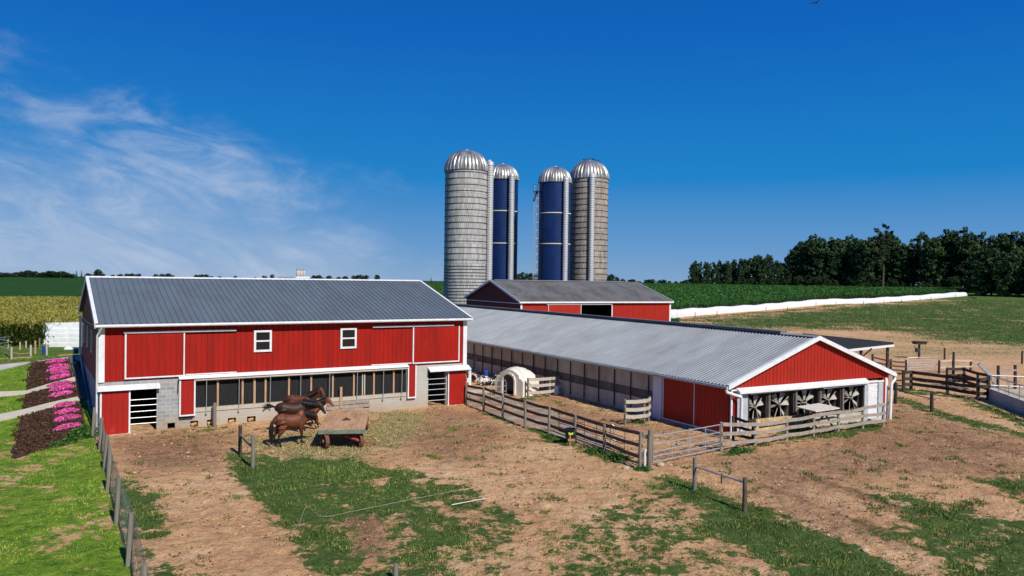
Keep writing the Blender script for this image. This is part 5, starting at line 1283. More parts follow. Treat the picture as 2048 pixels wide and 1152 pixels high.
g = py_(607, 840, 41.3); horse('brown horse with head held highest, standing against the barn wall', g[0] - .15, 41.35, R(3), 1.0, br, (40, -62), 0, .05, -.25)
g = py_(612, 850, 40.1); horse('small reddish horse looking over the wagon, half hidden by the dark bay', g[0] + .12, 40.15, R(2), .86, ch, (30, -48), 0, .04, -.1)

m_cow = M('black_white_hide', (.74, .70, .66), .7, 0, .08, 3, 0, 10, (1, 1, 1), (.012, .011, .011), 1.6, 1.0, .3, .47, .50)
m_cowb = M('brown_white_hide', (.11, .05, .03), .7, 0, .2, 3, 0, 10, (1, 1, 1), (.70, .66, .6), 1.3, 1.0, .3, .60, .63)
def calf(label, px, py, rz, m, s=1.0, lying=True):
    p = gp(px, py); t = thing('calf', label, 'calf', tuple(p), rz, 'calves resting by the barn corner'); t.scale = (s, s, s); b = MB()
    loft(b, [(-.62, 0, .26, .14, .16), (-.4, 0, .34, .24, .26), (0, 0, .34, .27, .27), (.35, 0, .36, .22, .26), (.52, 0, .40, .13, .18)], 14)
    loft(b, [(.42, 0, .45, .12, .16), (.62, 0, .62, .09, .12), (.72, 0, .72, .08, .1)], 10)
    loft(b, [(.66, 0, .76, .09, .10), (.82, 0, .70, .085, .095), (.98, 0, .61, .06, .065)], 10)
    for k in (-1, 1):
        loft(b, [(.70, .08 * k, .78, .02, .04), (.66, .2 * k, .77, .015, .05), (.65, .27 * k, .75, .01, .02)], 8)
        loft(b, [(.38, .18 * k, .24, .07, .08), (.62, .22 * k, .10, .05, .05), (.40, .25 * k, .06, .04, .04)], 8)
        loft(b, [(-.38, .2 * k, .24, .12, .14), (-.12, .30 * k, .12, .06, .07), (-.42, .32 * k, .06, .045, .045)], 8)
    fuse(b, 'body', m, t, .024); MB().tube([(-.66, 0, .34), (-.76, .05, .15), (-.7, .16, .04)], [.03, .02, .03], 7).build('tail', m, t)
calf('brown calf with white flecks lying nearest the red barn corner', 947, 763, R(150), m_cowb); calf('black and white calf lying between barn and calf hutch', 974, 771, R(-12), m_cow, 1.05); calf('black and white calf lying deeper in the shade', 964, 765, R(170), m_cow, .9)
p = gp(971, 763); tag(MB().tube([(0, 0, .3), (0, 0, .8), (0, 0, .88)], [.19, .22, .15], 14).mat(0).tube([(0, 0, 0), (0, 0, .3)], .2, 10).build('blue_drum', m_blue, None, tuple(p), auto=40), 'bright blue drum among the lying calves', 'drum')
p = gp(939, 772); tag(MB().tube([(0, 0, -.1), (0, 0, 1.15)], .13, 10).box(-.2, -.16, .3, -.06, .1, .6).build('white_pedestal', m_white, None, tuple(p), auto=40), 'white pedestal with dark stains beside the red barn corner', 'pedestal')
q = MB(); p = gp(950, 785); q.box(-1.1, -.5, 0, .9, .5, .10).box(-1.0, -.4, .1, .8, .4, .14); tag(q.build('water_trough', m_concrete, None, tuple(p), .5), 'low pale trough on the slab behind the brown fence', 'trough')
m_clod = vcol_mat('clod', (1, 1, 1), .95)
# ---------------------------------------------------------------- vegetation
def blades(name, P, h, w, cols, lean=.45, mat=None, seg=1, parent=None, spread=0.0):
    """one triangle (or bent quad + tip) per blade: P (n,3), h,w (n), cols (n,3)"""
    n = len(P); a = rng.uniform(0, 2 * np.pi, n); la = rng.uniform(0, 2 * np.pi, n); ll = rng.uniform(.1, 1, n) * lean * h
    dx = np.stack([np.cos(a), np.sin(a), np.zeros(n)], 1) * (w / 2)[:, None]; ln = np.stack([np.cos(la) * ll, np.sin(la) * ll, np.zeros(n)], 1)
    up = np.zeros((n, 3)); up[:, 2] = h
    if seg == 1:
        V = np.stack([P - dx, P + dx, P + ln + up], 1).reshape(-1, 3); F = np.arange(3 * n); k = 3
    else:
        mid = P + ln * .35 + up * .62; tip = P + ln * 1.25 + up * rng.uniform(.7, 1.0, n)[:, None]
        V = np.stack([P - dx * .6, P + dx * .6, mid + dx, mid - dx, tip + dx * .15, tip - dx * .15], 1).reshape(-1, 3)
        b = np.arange(n)[:, None] * 6; F = np.concatenate([b + np.array([[0, 1, 2, 3]]), b + np.array([[3, 2, 4, 5]])], 1).ravel(); k = 4
    C = np.repeat(np.concatenate([cols, np.ones((n, 1))], 1), len(V) // n, 0)
    return raw(name, V, F, k, mat or m_grass, parent, {'tint': C})
def pick(n, pal, jitter=.25):
    pal = np.array(pal); c = pal[rng.integers(0, len(pal), n)] * (1 + rng.uniform(-jitter, jitter, (n, 1))); return np.clip(c, 0, 1)
def scatter_grass():
    # near yard grass and lawn
    n = 900000; th = rng.uniform(-.72, .72, n); r = np.sqrt(rng.uniform(15.0 ** 2, 62.0 ** 2, n)); x = r * np.sin(th); y = r * np.cos(th)
    keep = rng.uniform(0, 1, n) < np.clip(26 / r, .35, 1); x, y, r = x[keep], y[keep], r[keep]
    g, h, b, lime, crop = masks(x, y); fine = fbm(x * 1.6, y * 1.6, 5, 77) - .5
    keep = (g + fine * 3.2 > .5); x, y, r, lime = x[keep], y[keep], r[keep], lime[keep]
    u, v = toloc(x, y, PA, YA); u2, v2 = toloc(x, y, PB, YB)
    ok = ~((u > -.1) & (u < 20.7) & (v > -.1) & (v < 15)) & ~((u2 > -.1) & (u2 < 12.9) & (v2 > -.05))
    x, y, r, lime = x[ok], y[ok], r[ok], lime[ok]
    for poly in NOGRASS:
        k = poly_sd(x, y, poly) < .05; x, y, r, lime = x[k], y[k], r[k], lime[k]
    n = len(x); P = np.stack([x, y, T(x, y) - .02], 1)
    tall = np.clip(fbm(x * .8, y * .8, 3, 55) * 1.6 - .3, .4, 1.5)
    hh = rng.uniform(.07, .19, n) * tall * np.where(lime > .6, .75, 1.0); ww = rng.uniform(.022, .045, n) * np.clip(r / 28, .8, 1.8)
    dark = pick(n, [(.09, .175, .03), (.12, .22, .038), (.04, .085, .018), (.20, .26, .055), (.36, .31, .11), (.06, .13, .022)]); li = pick(n, [(.14, .30, .02), (.21, .36, .028), (.07, .16, .016), (.36, .40, .07), (.10, .22, .018), (.42, .38, .12)])
    tint = dark * (1 - np.clip(lime, 0, 1)[:, None]) + li * np.clip(lime, 0, 1)[:, None]
    shade = .45 + 1.1 * fbm(x * .6, y * .6, 4, 66); tint = np.clip(tint * shade[:, None], 0, 1)
    tag(blades('grass', P, hh, ww, tint, .55), 'short green grass in patches on the yard and lawn', 'grass', kind='stuff')
    # field tufts
    n = 260000; th = rng.uniform(.05, .75, n); r = np.sqrt(rng.uniform(60.0 ** 2, 330.0 ** 2, n)); keep = rng.uniform(0, 1, n) < np.clip(110 / r, .3, 1); th, r = th[keep], r[keep]
    x = r * np.sin(th); y = r * np.cos(th); g, h, b, lime, crop = masks(x, y); fine = fbm(x * 1.2, y * 1.2, 2, 71) - .5
    k = (g + fine * .8 > .40) | ((h + fine * .6 > .5) & (rng.uniform(0, 1, len(x)) < .35)); x, y, r, g = x[k], y[k], r[k], g[k]
    u2, v2 = toloc(x, y, PB, YB); k = ~((u2 > -.5) & (u2 < 13.5) & (v2 > -.05)) & (poly_sd(x, y, CORNR) < 0); x, y, r, g = x[k], y[k], r[k], g[k]
    n = len(x); P = np.stack([x, y, T(x, y) - .02], 1); gr = pick(n, [(.045, .12, .02), (.07, .15, .03), (.11, .18, .04), (.035, .09, .018)]); st = pick(n, [(.42, .31, .14), (.34, .24, .11), (.20, .19, .06)])
    tint = np.where((g > .4)[:, None], gr, st)
    tag(blades('field_grass', P, rng.uniform(.12, .30, n), rng.uniform(.05, .11, n) * np.clip(r / 120, .7, 2.2), tint, .8), 'green regrowth and straw stubble of the open field', 'grass', kind='stuff')
    # loose hay around the wagon
    n = 120000; lo = np.array([-16, 30.]); hi = np.array([2, 47.]); p = rng.uniform(lo, hi, (n, 2)); g, h, b, lime, crop = masks(p[:, 0], p[:, 1]); fine = fbm(p[:, 0] * 4, p[:, 1] * 4, 2, 91) - .5
    k = (h + fine * .9 > .5); u, v = toloc(p[:, 0], p[:, 1], PA, YA); k &= v < -.05; p = p[k]; n = len(p)
    P = np.stack([p[:, 0], p[:, 1], T(p[:, 0], p[:, 1]) + rng.uniform(0, .05, n)], 1)
    tag(blades('loose_hay', P, rng.uniform(.02, .07, n), rng.uniform(.03, .06, n), pick(n, [(.52, .42, .20), (.42, .33, .15), (.60, .50, .27), (.28, .21, .09), (.34, .34, .13)]), 2.6), 'yellowed loose hay strewn around the wagon', 'hay', kind='stuff')
def scatter_clods():
    n = 90000; th = rng.uniform(-.70, .70, n); r = np.sqrt(rng.uniform(16.0 ** 2, 62.0 ** 2, n)); x = r * np.sin(th); y = r * np.cos(th)
    g, h, b, lime, crop = masks(x, y); cl = fbm(x * .7, y * .7, 3, 44); u, v = toloc(x, y, PA, YA); u2, v2 = toloc(x, y, PB, YB)
    k = (g < .3) & (h < .6) & (rng.uniform(0, 1, n) < np.clip((cl - .36) * 3 + b * .6, .05, 1)) & ~((u > -.1) & (v > -.1) & (u < 20.7)) & ~((u2 > -.1) & (u2 < 12.9) & (v2 > -.1)) & (lime < .3)
    x, y, b = x[k], y[k], b[k]; n = len(x); s = rng.gamma(1.6, .013, n) + .012; s = np.minimum(s, .085)
    base = np.array([(1, 0, 0), (-.5, .87, 0), (-.5, -.87, 0), (0, 0, .8), (.35, .3, .65)], float); a = rng.uniform(0, 6.28, n); c, sn = np.cos(a), np.sin(a)
    V = base[None] * s[:, None, None] * rng.uniform(.7, 1.3, (n, 5, 3)); X = V[..., 0] * c[:, None] - V[..., 1] * sn[:, None]; Y = V[..., 0] * sn[:, None] + V[..., 1] * c[:, None]
    V = np.stack([X + x[:, None], Y + y[:, None], V[..., 2] + T(x, y)[:, None] - .01], -1).reshape(-1, 3)
    f = np.array([(0, 1, 4), (1, 3, 4), (1, 2, 3), (2, 0, 3), (0, 4, 3)]); F = (np.arange(n)[:, None, None] * 5 + f[None]).ravel()
    pale = pick(n, [(.46, .28, .15), (.54, .36, .20), (.36, .20, .11), (.50, .33, .2)]); dkc = pick(n, [(.12, .065, .04), (.18, .10, .06), (.26, .15, .09)])
    isd = rng.uniform(0, 1, n) < (.62 + .3 * b); C = np.where(isd[:, None], dkc, pale); C = np.repeat(np.concatenate([C, np.ones((n, 1))], 1), 5, 0)
    tag(raw('clods', V, F, 3, m_clod, None, {'tint': C}), 'small dirt clods, stones and dung crumbs on the bare yard', 'soil clods', kind='stuff')

# flower bank on the slope beside the barn
BED = PX([(62, 729), (135, 720), (146, 757), (160, 800), (176, 868), (150, 882), (92, 899), (30, 918), (24, 914), (38, 850), (52, 780)])
PATHS = [PX([(-60, 802), (0, 786), (53, 784), (105, 768), (150, 756), (151, 765), (106, 777), (55, 788.5), (0, 794), (-60, 812)]),
         PX([(-60, 848), (0, 831), (50, 821), (100, 808), (155, 796), (160, 803), (105, 817), (50, 832), (0, 843), (-60, 862)])]
drape('mulch_bed', BED, .04, m_mulch, 'dark bark mulch bed on the slope by the barn', 'flower bed', .4)
for k, pth in enumerate(PATHS): drape('footpath', pth, .09, m_path, ('upper' if k == 0 else 'lower') + ' pale concrete path crossing the mulch bed', 'path', .4)
k0 = gp(135, 719); k1 = gp(150, 762); k2 = gp(158, 800)
q = MB()
for a, b in ((k0, k1), (k1, k2)):
    q.bar((a[0] + .25, a[1], a[2] + .02), (b[0] + .25, b[1], b[2] + .02), .35, .4)
tag(q.build('retaining_kerb', m_kerb), 'dark block kerb edging the flower bed beside the barn', 'kerb')
NOGRASS = [BED] + PATHS
def bark_chips():
    P = np.asarray(BED); p = rng.uniform(P.min(0) - .4, P.max(0) + .4, (60000, 2)); sd = poly_sd(p[:, 0], p[:, 1], BED); k = sd + (fbm(p[:, 0] * 1.3, p[:, 1] * 1.3, 3, 4) - .5) * .9 > -.05
    for q in PATHS: k &= poly_sd(p[:, 0], p[:, 1], q) < 0
    p = p[k]; n = len(p); z = T(p[:, 0], p[:, 1]) + .04 + rng.uniform(0, .07, n); c = np.stack([p[:, 0], p[:, 1], z], 1); s = rng.uniform(.03, .09, n)
    a = rng.normal(0, 1, (n, 3)); a[:, 2] *= .5; a /= np.linalg.norm(a, axis=1)[:, None]; b = np.cross(a, rng.normal(0, 1, (n, 3))); b /= np.linalg.norm(b, axis=1)[:, None]
    V = np.stack([c + a * s[:, None], c + b * s[:, None] * .4, c - a * s[:, None], c - b * s[:, None] * .4], 1).reshape(-1, 3)
    C = np.repeat(np.concatenate([pick(n, [(.065, .034, .019), (.09, .047, .027), (.045, .023, .014), (.12, .065, .038)]), np.ones((n, 1))], 1), 4, 0)
    tag(raw('bark_chips', V, np.arange(4 * n), 4, m_clod, None, {'tint': C}), 'loose dark bark chips covering the flower bed', 'mulch', kind='stuff')
def flowers():
    rows = [(91, 729, 135, 723), (100, 737, 137, 734), (94, 746, 139, 738), (101, 750, 136, 746), (92, 763, 144, 752), (93, 777, 144, 767), (100, 785, 151, 775), (98, 797, 145, 787), (108, 818, 152, 809), (107, 832, 156, 822), (107, 846, 162, 835), (106, 864, 162, 852)]
    where = ['topmost of the three mulch sections, uppermost mound', 'upper mulch section, second mound from the top', 'upper mulch section, third mound from the top', 'upper mulch section, fourth mound from the top', 'upper mulch section, right above the upper path',
             'middle mulch section, right below the upper path', 'middle mulch section, between its two neighbours', 'middle mulch section, right above the lower path', 'lower mulch section, right below the lower path', 'lower mulch section, second mound below the lower path', 'lower mulch section, third mound below the lower path', 'lowest flower mound of all, beside the green bush']
    for k, (x0, y0, x1, y1) in enumerate(rows):
        a, b = gp(x0, y0), gp(x1, y1); c = (a + b) / 2; L = np.linalg.norm((b - a)[:2]) / 2; ang = math.atan2(b[1] - a[1], b[0] - a[0])
        t = thing('flower_mound', 'pink petunias in ' + where[k], 'flowers', (c[0], c[1], c[2]), ang, 'pink flower mounds on the bank')
        W_ = .25; H_ = .21; slope = (b[2] - a[2]) / (2 * L)
        def dome(n, lo):
            p = rng.normal(0, 1, (n, 3)); p[:, 2] = np.abs(p[:, 2]); p /= np.linalg.norm(p, axis=1)[:, None]; p *= rng.uniform(lo, 1, (n, 1))
            lump = .8 + .4 * fbm(p[:, 0] * 4 + k * 9, p[:, 1] * 2 + 5, 2, 13); p *= lump[:, None]
            p = p * np.array([L, W_, H_]); p[:, 2] += p[:, 0] * slope + .05; return p
        def cards(n, lo, s0, s1, pal, nm, mm):
            P = dome(n, lo); s = rng.uniform(s0, s1, n); d1 = rng.normal(0, 1, (n, 3)); d1 /= np.linalg.norm(d1, axis=1)[:, None]; d2 = np.cross(d1, rng.normal(0, 1, (n, 3))); d2 /= np.linalg.norm(d2, axis=1)[:, None]
            V = np.stack([P + d1 * s[:, None], P + d2 * s[:, None], P - d1 * s[:, None], P - d2 * s[:, None]], 1).reshape(-1, 3); C = np.repeat(np.concatenate([pick(n, pal, .2), np.ones((n, 1))], 1), 4, 0)
            raw(nm, V, np.arange(4 * n), 4, mm, t, {'tint': C})
        cards(420, .3, .04, .08, [(.03, .09, .02), (.05, .12, .03)], 'foliage', m_leaf); cards(1500, .86, .026, .05, [(.86, .08, .46), (.90, .13, .54), (.78, .05, .38), (.92, .32, .62)], 'blossom', m_petal)
flowers(); bark_chips()
def handrail(label, pts):
    B = [gp(x, y) for x, y in pts]; t = thing("handrail", label, 'handrail', tuple(B[0])); L = [Vector(b - B[0]) for b in B]
    for l in L: MB().tube([l - Vector((0, 0, .1)), l + Vector((0, 0, .92))], .03, 7).build('post', m_pipe, t)
    MB().tube([l + Vector((0, 0, .92)) for l in L], .028, 7).build('rail', m_pipe, t)
handrail('slender black handrail beside the upper concrete path', [(55, 779), (98, 767)]); handrail('short black handrail between flower bed and barn wall', [(143, 757), (153.5, 755)])
def leafball(name, label, cat, c, rad, n, pal, s0, s1, mm, group=None, parent=None):
    p = rng.normal(0, 1, (n, 3)); p /= np.linalg.norm(p, axis=1)[:, None]; p[:, 2] = np.abs(p[:, 2]) * .9; p *= rng.uniform(.4, 1, (n, 1)) * (.7 + .6 * fbm(p[:, 0] * 2 + c[0], p[:, 1] * 2 + c[1], 3, 3))[:, None]; P = p * np.array(rad)
    s = rng.uniform(s0, s1, n); d1 = rng.normal(0, 1, (n, 3)); d1 /= np.linalg.norm(d1, axis=1)[:, None]; d2 = np.cross(d1, rng.normal(0, 1, (n, 3))); d2 /= np.linalg.norm(d2, axis=1)[:, None]
    V = np.stack([P + d1 * s[:, None], P + d2 * s[:, None] * .6, P - d1 * s[:, None], P - d2 * s[:, None] * .6], 1).reshape(-1, 3); C = np.repeat(np.concatenate([pick(n, pal), np.ones((n, 1))], 1), 4, 0)
    o = raw(name, V, np.arange(4 * n), 4, mm, parent, {'tint': C}); o.location = c; return tag(o, label, cat, group)
GP_ = [(.02, .075, .012), (.04, .12, .02), (.06, .16, .03), (.10, .2, .04)]
c = gp(168, 874); leafball('bush', 'leafy green bush at the foot of the barn end wall', 'bush', (c[0], c[1], c[2]), (.75, .6, .6), 1600, GP_, .05, .11, m_leaf)
for k, (px, py, r_, lab) in enumerate(((140, 884, .45, 'low green weeds just left of the barn bush'), (115, 892, .38, 'low green weeds at the lower edge of the mulch bed'), (1128, 884, .25, 'green weed clump under the feed bucket'), (1190, 905, .4, 'weed clump at the brown fence, left of the hydrant'), (1236, 917, .45, 'larger weed clump at the brown fence, right of the hydrant'), (1098, 874, .3, 'weed clump at the middle of the brown fence'), (1480, 905, .42, 'bright weed clump at the left end of the grey fence'), (1548, 862, .3, 'weeds beside the yellow sheet'), (1284, 940, .3, 'weeds at the corner post of the brown fence'), (1042, 800, .22, 'small weed clump by the hutch'), (1276, 846, .35, 'yellowish weeds under the pale board panel'))):
    c = gp(px, py); leafball('weed_clump', lab, 'weeds', tuple(c), (r_ * 1.3, r_, r_ * .6), 420, GP_, .03, .07, m_leaf)

# ---------------------------------------------------------------- corn
def ray_pt(px, D):
    d = ray(px, 560); k = D / math.hypot(d[0], d[1]); return np.array([d[0] * k, d[1] * k])
BAGP = [(1338, 636), (1360, 632.5), (1405, 629), (1450, 625.5), (1490, 622.5), (1530, 619), (1565, 616), (1600, 612.5), (1640, 608.5), (1675, 607.5), (1720, 607), (1760, 604.5), (1800, 602), (1840, 599), (1880, 595.5), (1910, 593), (1934, 591.3)]
BAGW = [gp(*p) for p in BAGP]
FRONT = []
for i in range(len(BAGW)):
    d = np.hypot(*BAGW[i][:2]); off = 7 + 13 * math.exp(-((BAGP[i][0] - 1690) / 60.0) ** 2); FRONT.append(BAGW[i][:2] * (1 + off / d))
CORNR = FRONT + [ray_pt(1955, 330), ray_pt(1930, 398), ray_pt(1380, 398), ray_pt(1100, 415), ray_pt(830, 420), ray_pt(830, 150), ray_pt(1220, 152), ray_pt(1300, 160)]
CORNL = [ray_pt(-260, 92), ray_pt(-100, 91), ray_pt(60, 90.5), ray_pt(240, 92), ray_pt(240, 172), ray_pt(-260, 182)]
def corn(name, poly, label, front, top_h, nf, nt, palf, palt, band, rowdir=None, pal_floor=(.015, .04, .01)):
    P = np.asarray(poly); lo, hi = P.min(0), P.max(0)
    # canopy: a rough sheet at leaf height, with a skirt
    step = 1.6; gx = np.arange(lo[0], hi[0], step); gy = np.arange(lo[1], hi[1], step); X, Y = np.meshgrid(gx, gy); sd = poly_sd(X.ravel(), Y.ravel(), poly).reshape(X.shape)
    Z = T(X, Y) + top_h * .80 * sst(sd, .1, 1.2) + (fbm(X * .9, Y * .9, 3, 17) - .5) * .5; ok = sd > -1.5
    idx = -np.ones(X.shape, int); idx[ok] = np.arange(ok.sum()); V = np.stack([X[ok], Y[ok], Z[ok]], 1); q = np.stack([idx[:-1, :-1], idx[:-1, 1:], idx[1:, 1:], idx[1:, :-1]], -1).reshape(-1, 4); q = q[(q >= 0).all(1)]
    t = thing(name, label, 'corn', (0, 0, 0)); del t['category']; del t['label']; tag(t, label, 'corn', kind='stuff')
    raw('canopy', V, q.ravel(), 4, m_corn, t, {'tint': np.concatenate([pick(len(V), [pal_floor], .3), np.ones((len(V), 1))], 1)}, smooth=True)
    def inside(n, band=None):
        p = rng.uniform(lo, hi, (n, 2)); s = poly_sd(p[:, 0], p[:, 1], poly); k = s > .1
        if band:
            f = np.asarray(front); d = np.full(len(p), 1e9)
            for a, b in zip(f, f[1:]):
                e = b - a; w = p - a; u = np.clip((w @ e) / (e @ e), 0, 1); d = np.minimum(d, np.hypot(*(w - u[:, None] * e).T))
            k &= d < band
        return p[k]
    if nf:
        f = np.asarray(front); L = np.hypot(*(np.diff(f, axis=0)).T); n = nf; si = rng.choice(len(L), n, p=L / L.sum()); u = rng.uniform(0, 1, n); base = f[si] + (f[si + 1] - f[si]) * u[:, None]
        nrm = base / np.linalg.norm(base, axis=1)[:, None]; p = base + nrm * (np.floor(rng.uniform(0, band / .76, n)) * .76 + rng.uniform(.0, .2, n))[:, None]
        z = T(p[:, 0], p[:, 1]) + rng.uniform(0, top_h * .82, n); hgt = z - T(p[:, 0], p[:, 1])
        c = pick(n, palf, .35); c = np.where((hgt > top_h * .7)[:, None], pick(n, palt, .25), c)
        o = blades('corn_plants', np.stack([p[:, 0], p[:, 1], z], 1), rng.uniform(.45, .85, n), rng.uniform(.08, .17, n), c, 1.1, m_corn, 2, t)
    p = inside(nt * 3)[:nt]; n = len(p)
    if rowdir is not None:
        d = np.array([math.cos(rowdir), math.sin(rowdir)]); nn = np.array([-d[1], d[0]]); s = p @ nn; p = p + nn[None] * (np.round(s / 2.3) * 2.3 - s + rng.normal(0, .42, n))[:, None]
    z = T(p[:, 0], p[:, 1]) + top_h * rng.uniform(.72, .92, n); D = np.hypot(p[:, 0], p[:, 1])
    blades('corn_tops', np.stack([p[:, 0], p[:, 1], z], 1), rng.uniform(.35, .75, n), rng.uniform(.10, .2, n) * np.clip(D / 170, .6, 1.8), pick(n, palt, .18), 1.2, m_corn, 2, t)
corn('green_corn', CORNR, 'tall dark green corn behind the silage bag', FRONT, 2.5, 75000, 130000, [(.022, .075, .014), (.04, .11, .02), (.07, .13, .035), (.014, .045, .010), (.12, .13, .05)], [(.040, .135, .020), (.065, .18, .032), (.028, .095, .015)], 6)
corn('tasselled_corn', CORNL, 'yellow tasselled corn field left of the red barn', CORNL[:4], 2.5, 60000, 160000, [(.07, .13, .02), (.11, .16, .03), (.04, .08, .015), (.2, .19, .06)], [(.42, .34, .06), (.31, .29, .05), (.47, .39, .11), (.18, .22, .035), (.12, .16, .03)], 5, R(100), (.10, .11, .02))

# long white silage bag and its fence pegs
def silage_bag():
    pts = [Vector(p) for p in BAGW]; n = 18; out = []
    Q = []
    for a, b in zip(pts, pts[1:]):
        for i in range(14): Q.append(a.lerp(b, i / 14))
    Q.append(pts[-1]); vs = []; fs = []
    for i, p in enumerate(Q):
        d = (Q[min(i + 1, len(Q) - 1)] - Q[max(i - 1, 0)]); d.z = 0; d.normalize(); s = Vector((-d.y, d.x, 0)); e = min(1, (len(Q) - 1 - i) / 7 + .02); k = math.sqrt(1 - (1 - e) ** 2) if e < 1 else 1
        w = 1.25 * k * (1 + .05 * math.sin(i * .9) + jit(.02)); h = (1.72 + .10 * math.sin(i * .37)) * (k * .9 + .1) * (1 + jit(.02)); zz = float(T(p.x, p.y))
        for j in range(n):
            a = math.pi * j / (n - 1); c, q = math.cos(a), math.sin(a); vs.append(tuple(p + s * (w * math.copysign(abs(c) ** .75, c)) + Vector((0, 0, zz - p.z - .05 + h * q ** .62))))
    for i in range(len(Q) - 1):
        for j in range(n - 1): fs.append((i * n + j, i * n + j + 1, (i + 1) * n + j + 1, (i + 1) * n + j))
    fs.append(tuple(range(n)))
    tag(MB().add(vs, fs).build('silage_bag', m_plastic, None, smooth=True), 'very long white silage bag snaking past the green corn', 'silage bag')
silage_bag()
proto = None
for k, (px, py) in enumerate(((1390, 636.5), (1434, 633), (1532, 622), (1575, 622), (1632, 613), (1672, 611), (1727, 609), (1768, 608), (1803, 606), (1862, 600.5), (1911, 595), (1840, 604), (1946, 592), (1985, 587))):
    p = gp(px, py)
    if proto is None:
        proto = MB().tube([(0, 0, -.2), (0, 0, 1.35)], .07, 7).build('fence_peg', m_railblack, None); o = tag(proto, 'slim dark peg in the fence line along the silage bag', 'post', 'fence pegs along the silage bag')
    else: o = dup(proto)
    o.location = tuple(p)
def bag_stack():
    a, b = gp(77, 694), gp(240, 693); t = thing('silage_stack', 'white plastic-wrapped silage stack behind the red barn', 'silage stack', tuple(a)); d = Vector(b - a); d.z = 0; L = d.length; d.normalize(); s = Vector((-d.y, d.x, 0))
    pr = [(0, 0), (-.05, .5), (-.02, .53), (-.06, 1.0), (-.03, 1.03), (-.05, 1.5), (-.02, 1.53), (-.02, 2.0), (.01, 2.03), (.02, 2.5), (.2, 2.56), (2.6, 2.55), (3.0, 2.3), (3.2, 0)]
    vs = []; fs = []; n = len(pr); m = 22
    for i in range(m + 1):
        e = .93 + .07 * min(1, i / 2)
        for (w, z) in pr: p = d * (L * i / m) + s * w; vs.append((p.x + jit(.01), p.y + jit(.012), z * e - .1))
    for i in range(m):
        for j in range(n - 1): fs.append((i * n + j, i * n + j + 1, (i + 1) * n + j + 1, (i + 1) * n + j))
    fs += [tuple(range(n)), tuple(range(m * n, m * n + n))[::-1]]
    MB().add(vs, fs).build('wrapping', m_plastic, t)
bag_stack()
def paddock():
    for lab, pts in (('pale post and wire fence across the paddock near the driveway', [(-8, 706, 688), (23, 719, 694)]), ('far paddock fence below the yellow corn', [(-10, 700, 680), (16, 697, 678), (48, 690, 676)])):
        B = [gp(x, y) for x, y, _ in pts]; t = thing('paddock_fence', lab, 'fence', tuple(B[0])); L = [Vector(b - B[0]) for b in B]
        for l, (x, y, tp), b in zip(L, pts, B): MB().tube([l - Vector((0, 0, .2)), l + Vector((0, 0, topz(b, x, tp) - b[2]))], .06, 8).build('post', m_railpale, t)
        for z in (1.15, .6):
            MB().tube([l + Vector((0, 0, z)) for l in L], .03, 6).build('wire', m_galv, t)
    for lab, (x, y, tp), m in (('pale post beside the blue barrel', (93.5, 711, 690), m_railpale), ('post in front of the white silage stack', (121.5, 692, 672), m_post), ('left post of the pair at the dirt lane', (61.5, 713, 690), m_railpale), ('right brown post of the pair at the dirt lane', (70.5, 708, 681), m_raw), ('pale post at the corner of the white stack', (79, 697, 676), m_post), ('short pale post near the dirt lane fence', (40, 700, 684), m_railpale), ('thin pale post between the lane fence posts', (52, 697, 682), m_railpale)):
        b = gp(x, y); tag(MB().tube([(0, 0, -.2), (0, 0, topz(b, x, tp) - b[2])], .065, 8).build('paddock_post', m, None, tuple(b), auto=40), lab, 'post')
    b = gp(90, 710); tag(MB().tube([(0, 0, 0), (.0, 0, .25)], .17, 12).tube([(0, 0, .25), (0, 0, .42)], .185, 12).tube([(0, 0, .42), (0, 0, .62)], .17, 12).build('blue_barrel', m_blue, None, tuple(b), auto=40), 'blue barrel in the grass behind the driveway', 'barrel')
    rock('white sheeted lump on the grass behind the driveway', 137, 700, .36, m_plastic, 'sheeted_heap')
paddock()

# ---------------------------------------------------------------- trees
def crown_mesh(name, seed, W_, H_, nclump, leaf, pal, base=.18, gap=.5, shape=0):
    r_ = np.random.default_rng(seed); C = []
    while len(C) < nclump:
        p = r_.uniform(-1, 1, 3); z = (p[2] + 1) / 2
        rad = math.sqrt(max(0, 1 - (2 * z - .9) ** 2)) if shape == 0 else (1 - z) ** .8 * .9 + .08
        ang = math.atan2(p[1], p[0]); rad *= .72 + .5 * float(vnoise(np.array(ang * 1.2 + seed), np.array(z * 4), seed))
        if math.hypot(p[0], p[1]) < rad and math.hypot(p[0], p[1]) > rad * .25: C.append((p[0] * W_ / 2, p[1] * W_ / 2, H_ * (base + (1 - base) * z)))
    C = np.array(C); cs = r_.uniform(.6, 1.25, nclump) * W_ * .125; per = leaf; n = nclump * per; ci = np.repeat(np.arange(nclump), per)
    d = r_.normal(0, 1, (n, 3)); d /= np.linalg.norm(d, axis=1)[:, None]; d[:, 2] *= .75; P = C[ci] + d * (cs[ci] * r_.uniform(.35, 1, n) ** .6)[:, None]
    s = r_.uniform(.26, .52, n) * (W_ / 9) ** .4; d1 = r_.normal(0, 1, (n, 3)); d1 /= np.linalg.norm(d1, axis=1)[:, None]; d2 = np.cross(d1, r_.normal(0, 1, (n, 3))); d2 /= np.linalg.norm(d2, axis=1)[:, None]
    V = np.stack([P + d1 * s[:, None], P + d2 * s[:, None] * .8, P - d1 * s[:, None], P - d2 * s[:, None] * .8], 1).reshape(-1, 3)
    pal = np.array(pal); tone = pal[r_.integers(0, len(pal), nclump)][ci] * r_.uniform(.65, 1.4, (n, 1)); col = np.repeat(np.concatenate([np.clip(tone, 0, 1), np.ones((n, 1))], 1), 4, 0)
    return V, col
PALW = [(.024, .058, .020), (.038, .082, .026), (.014, .036, .015), (.062, .112, .036), (.044, .076, .024)]
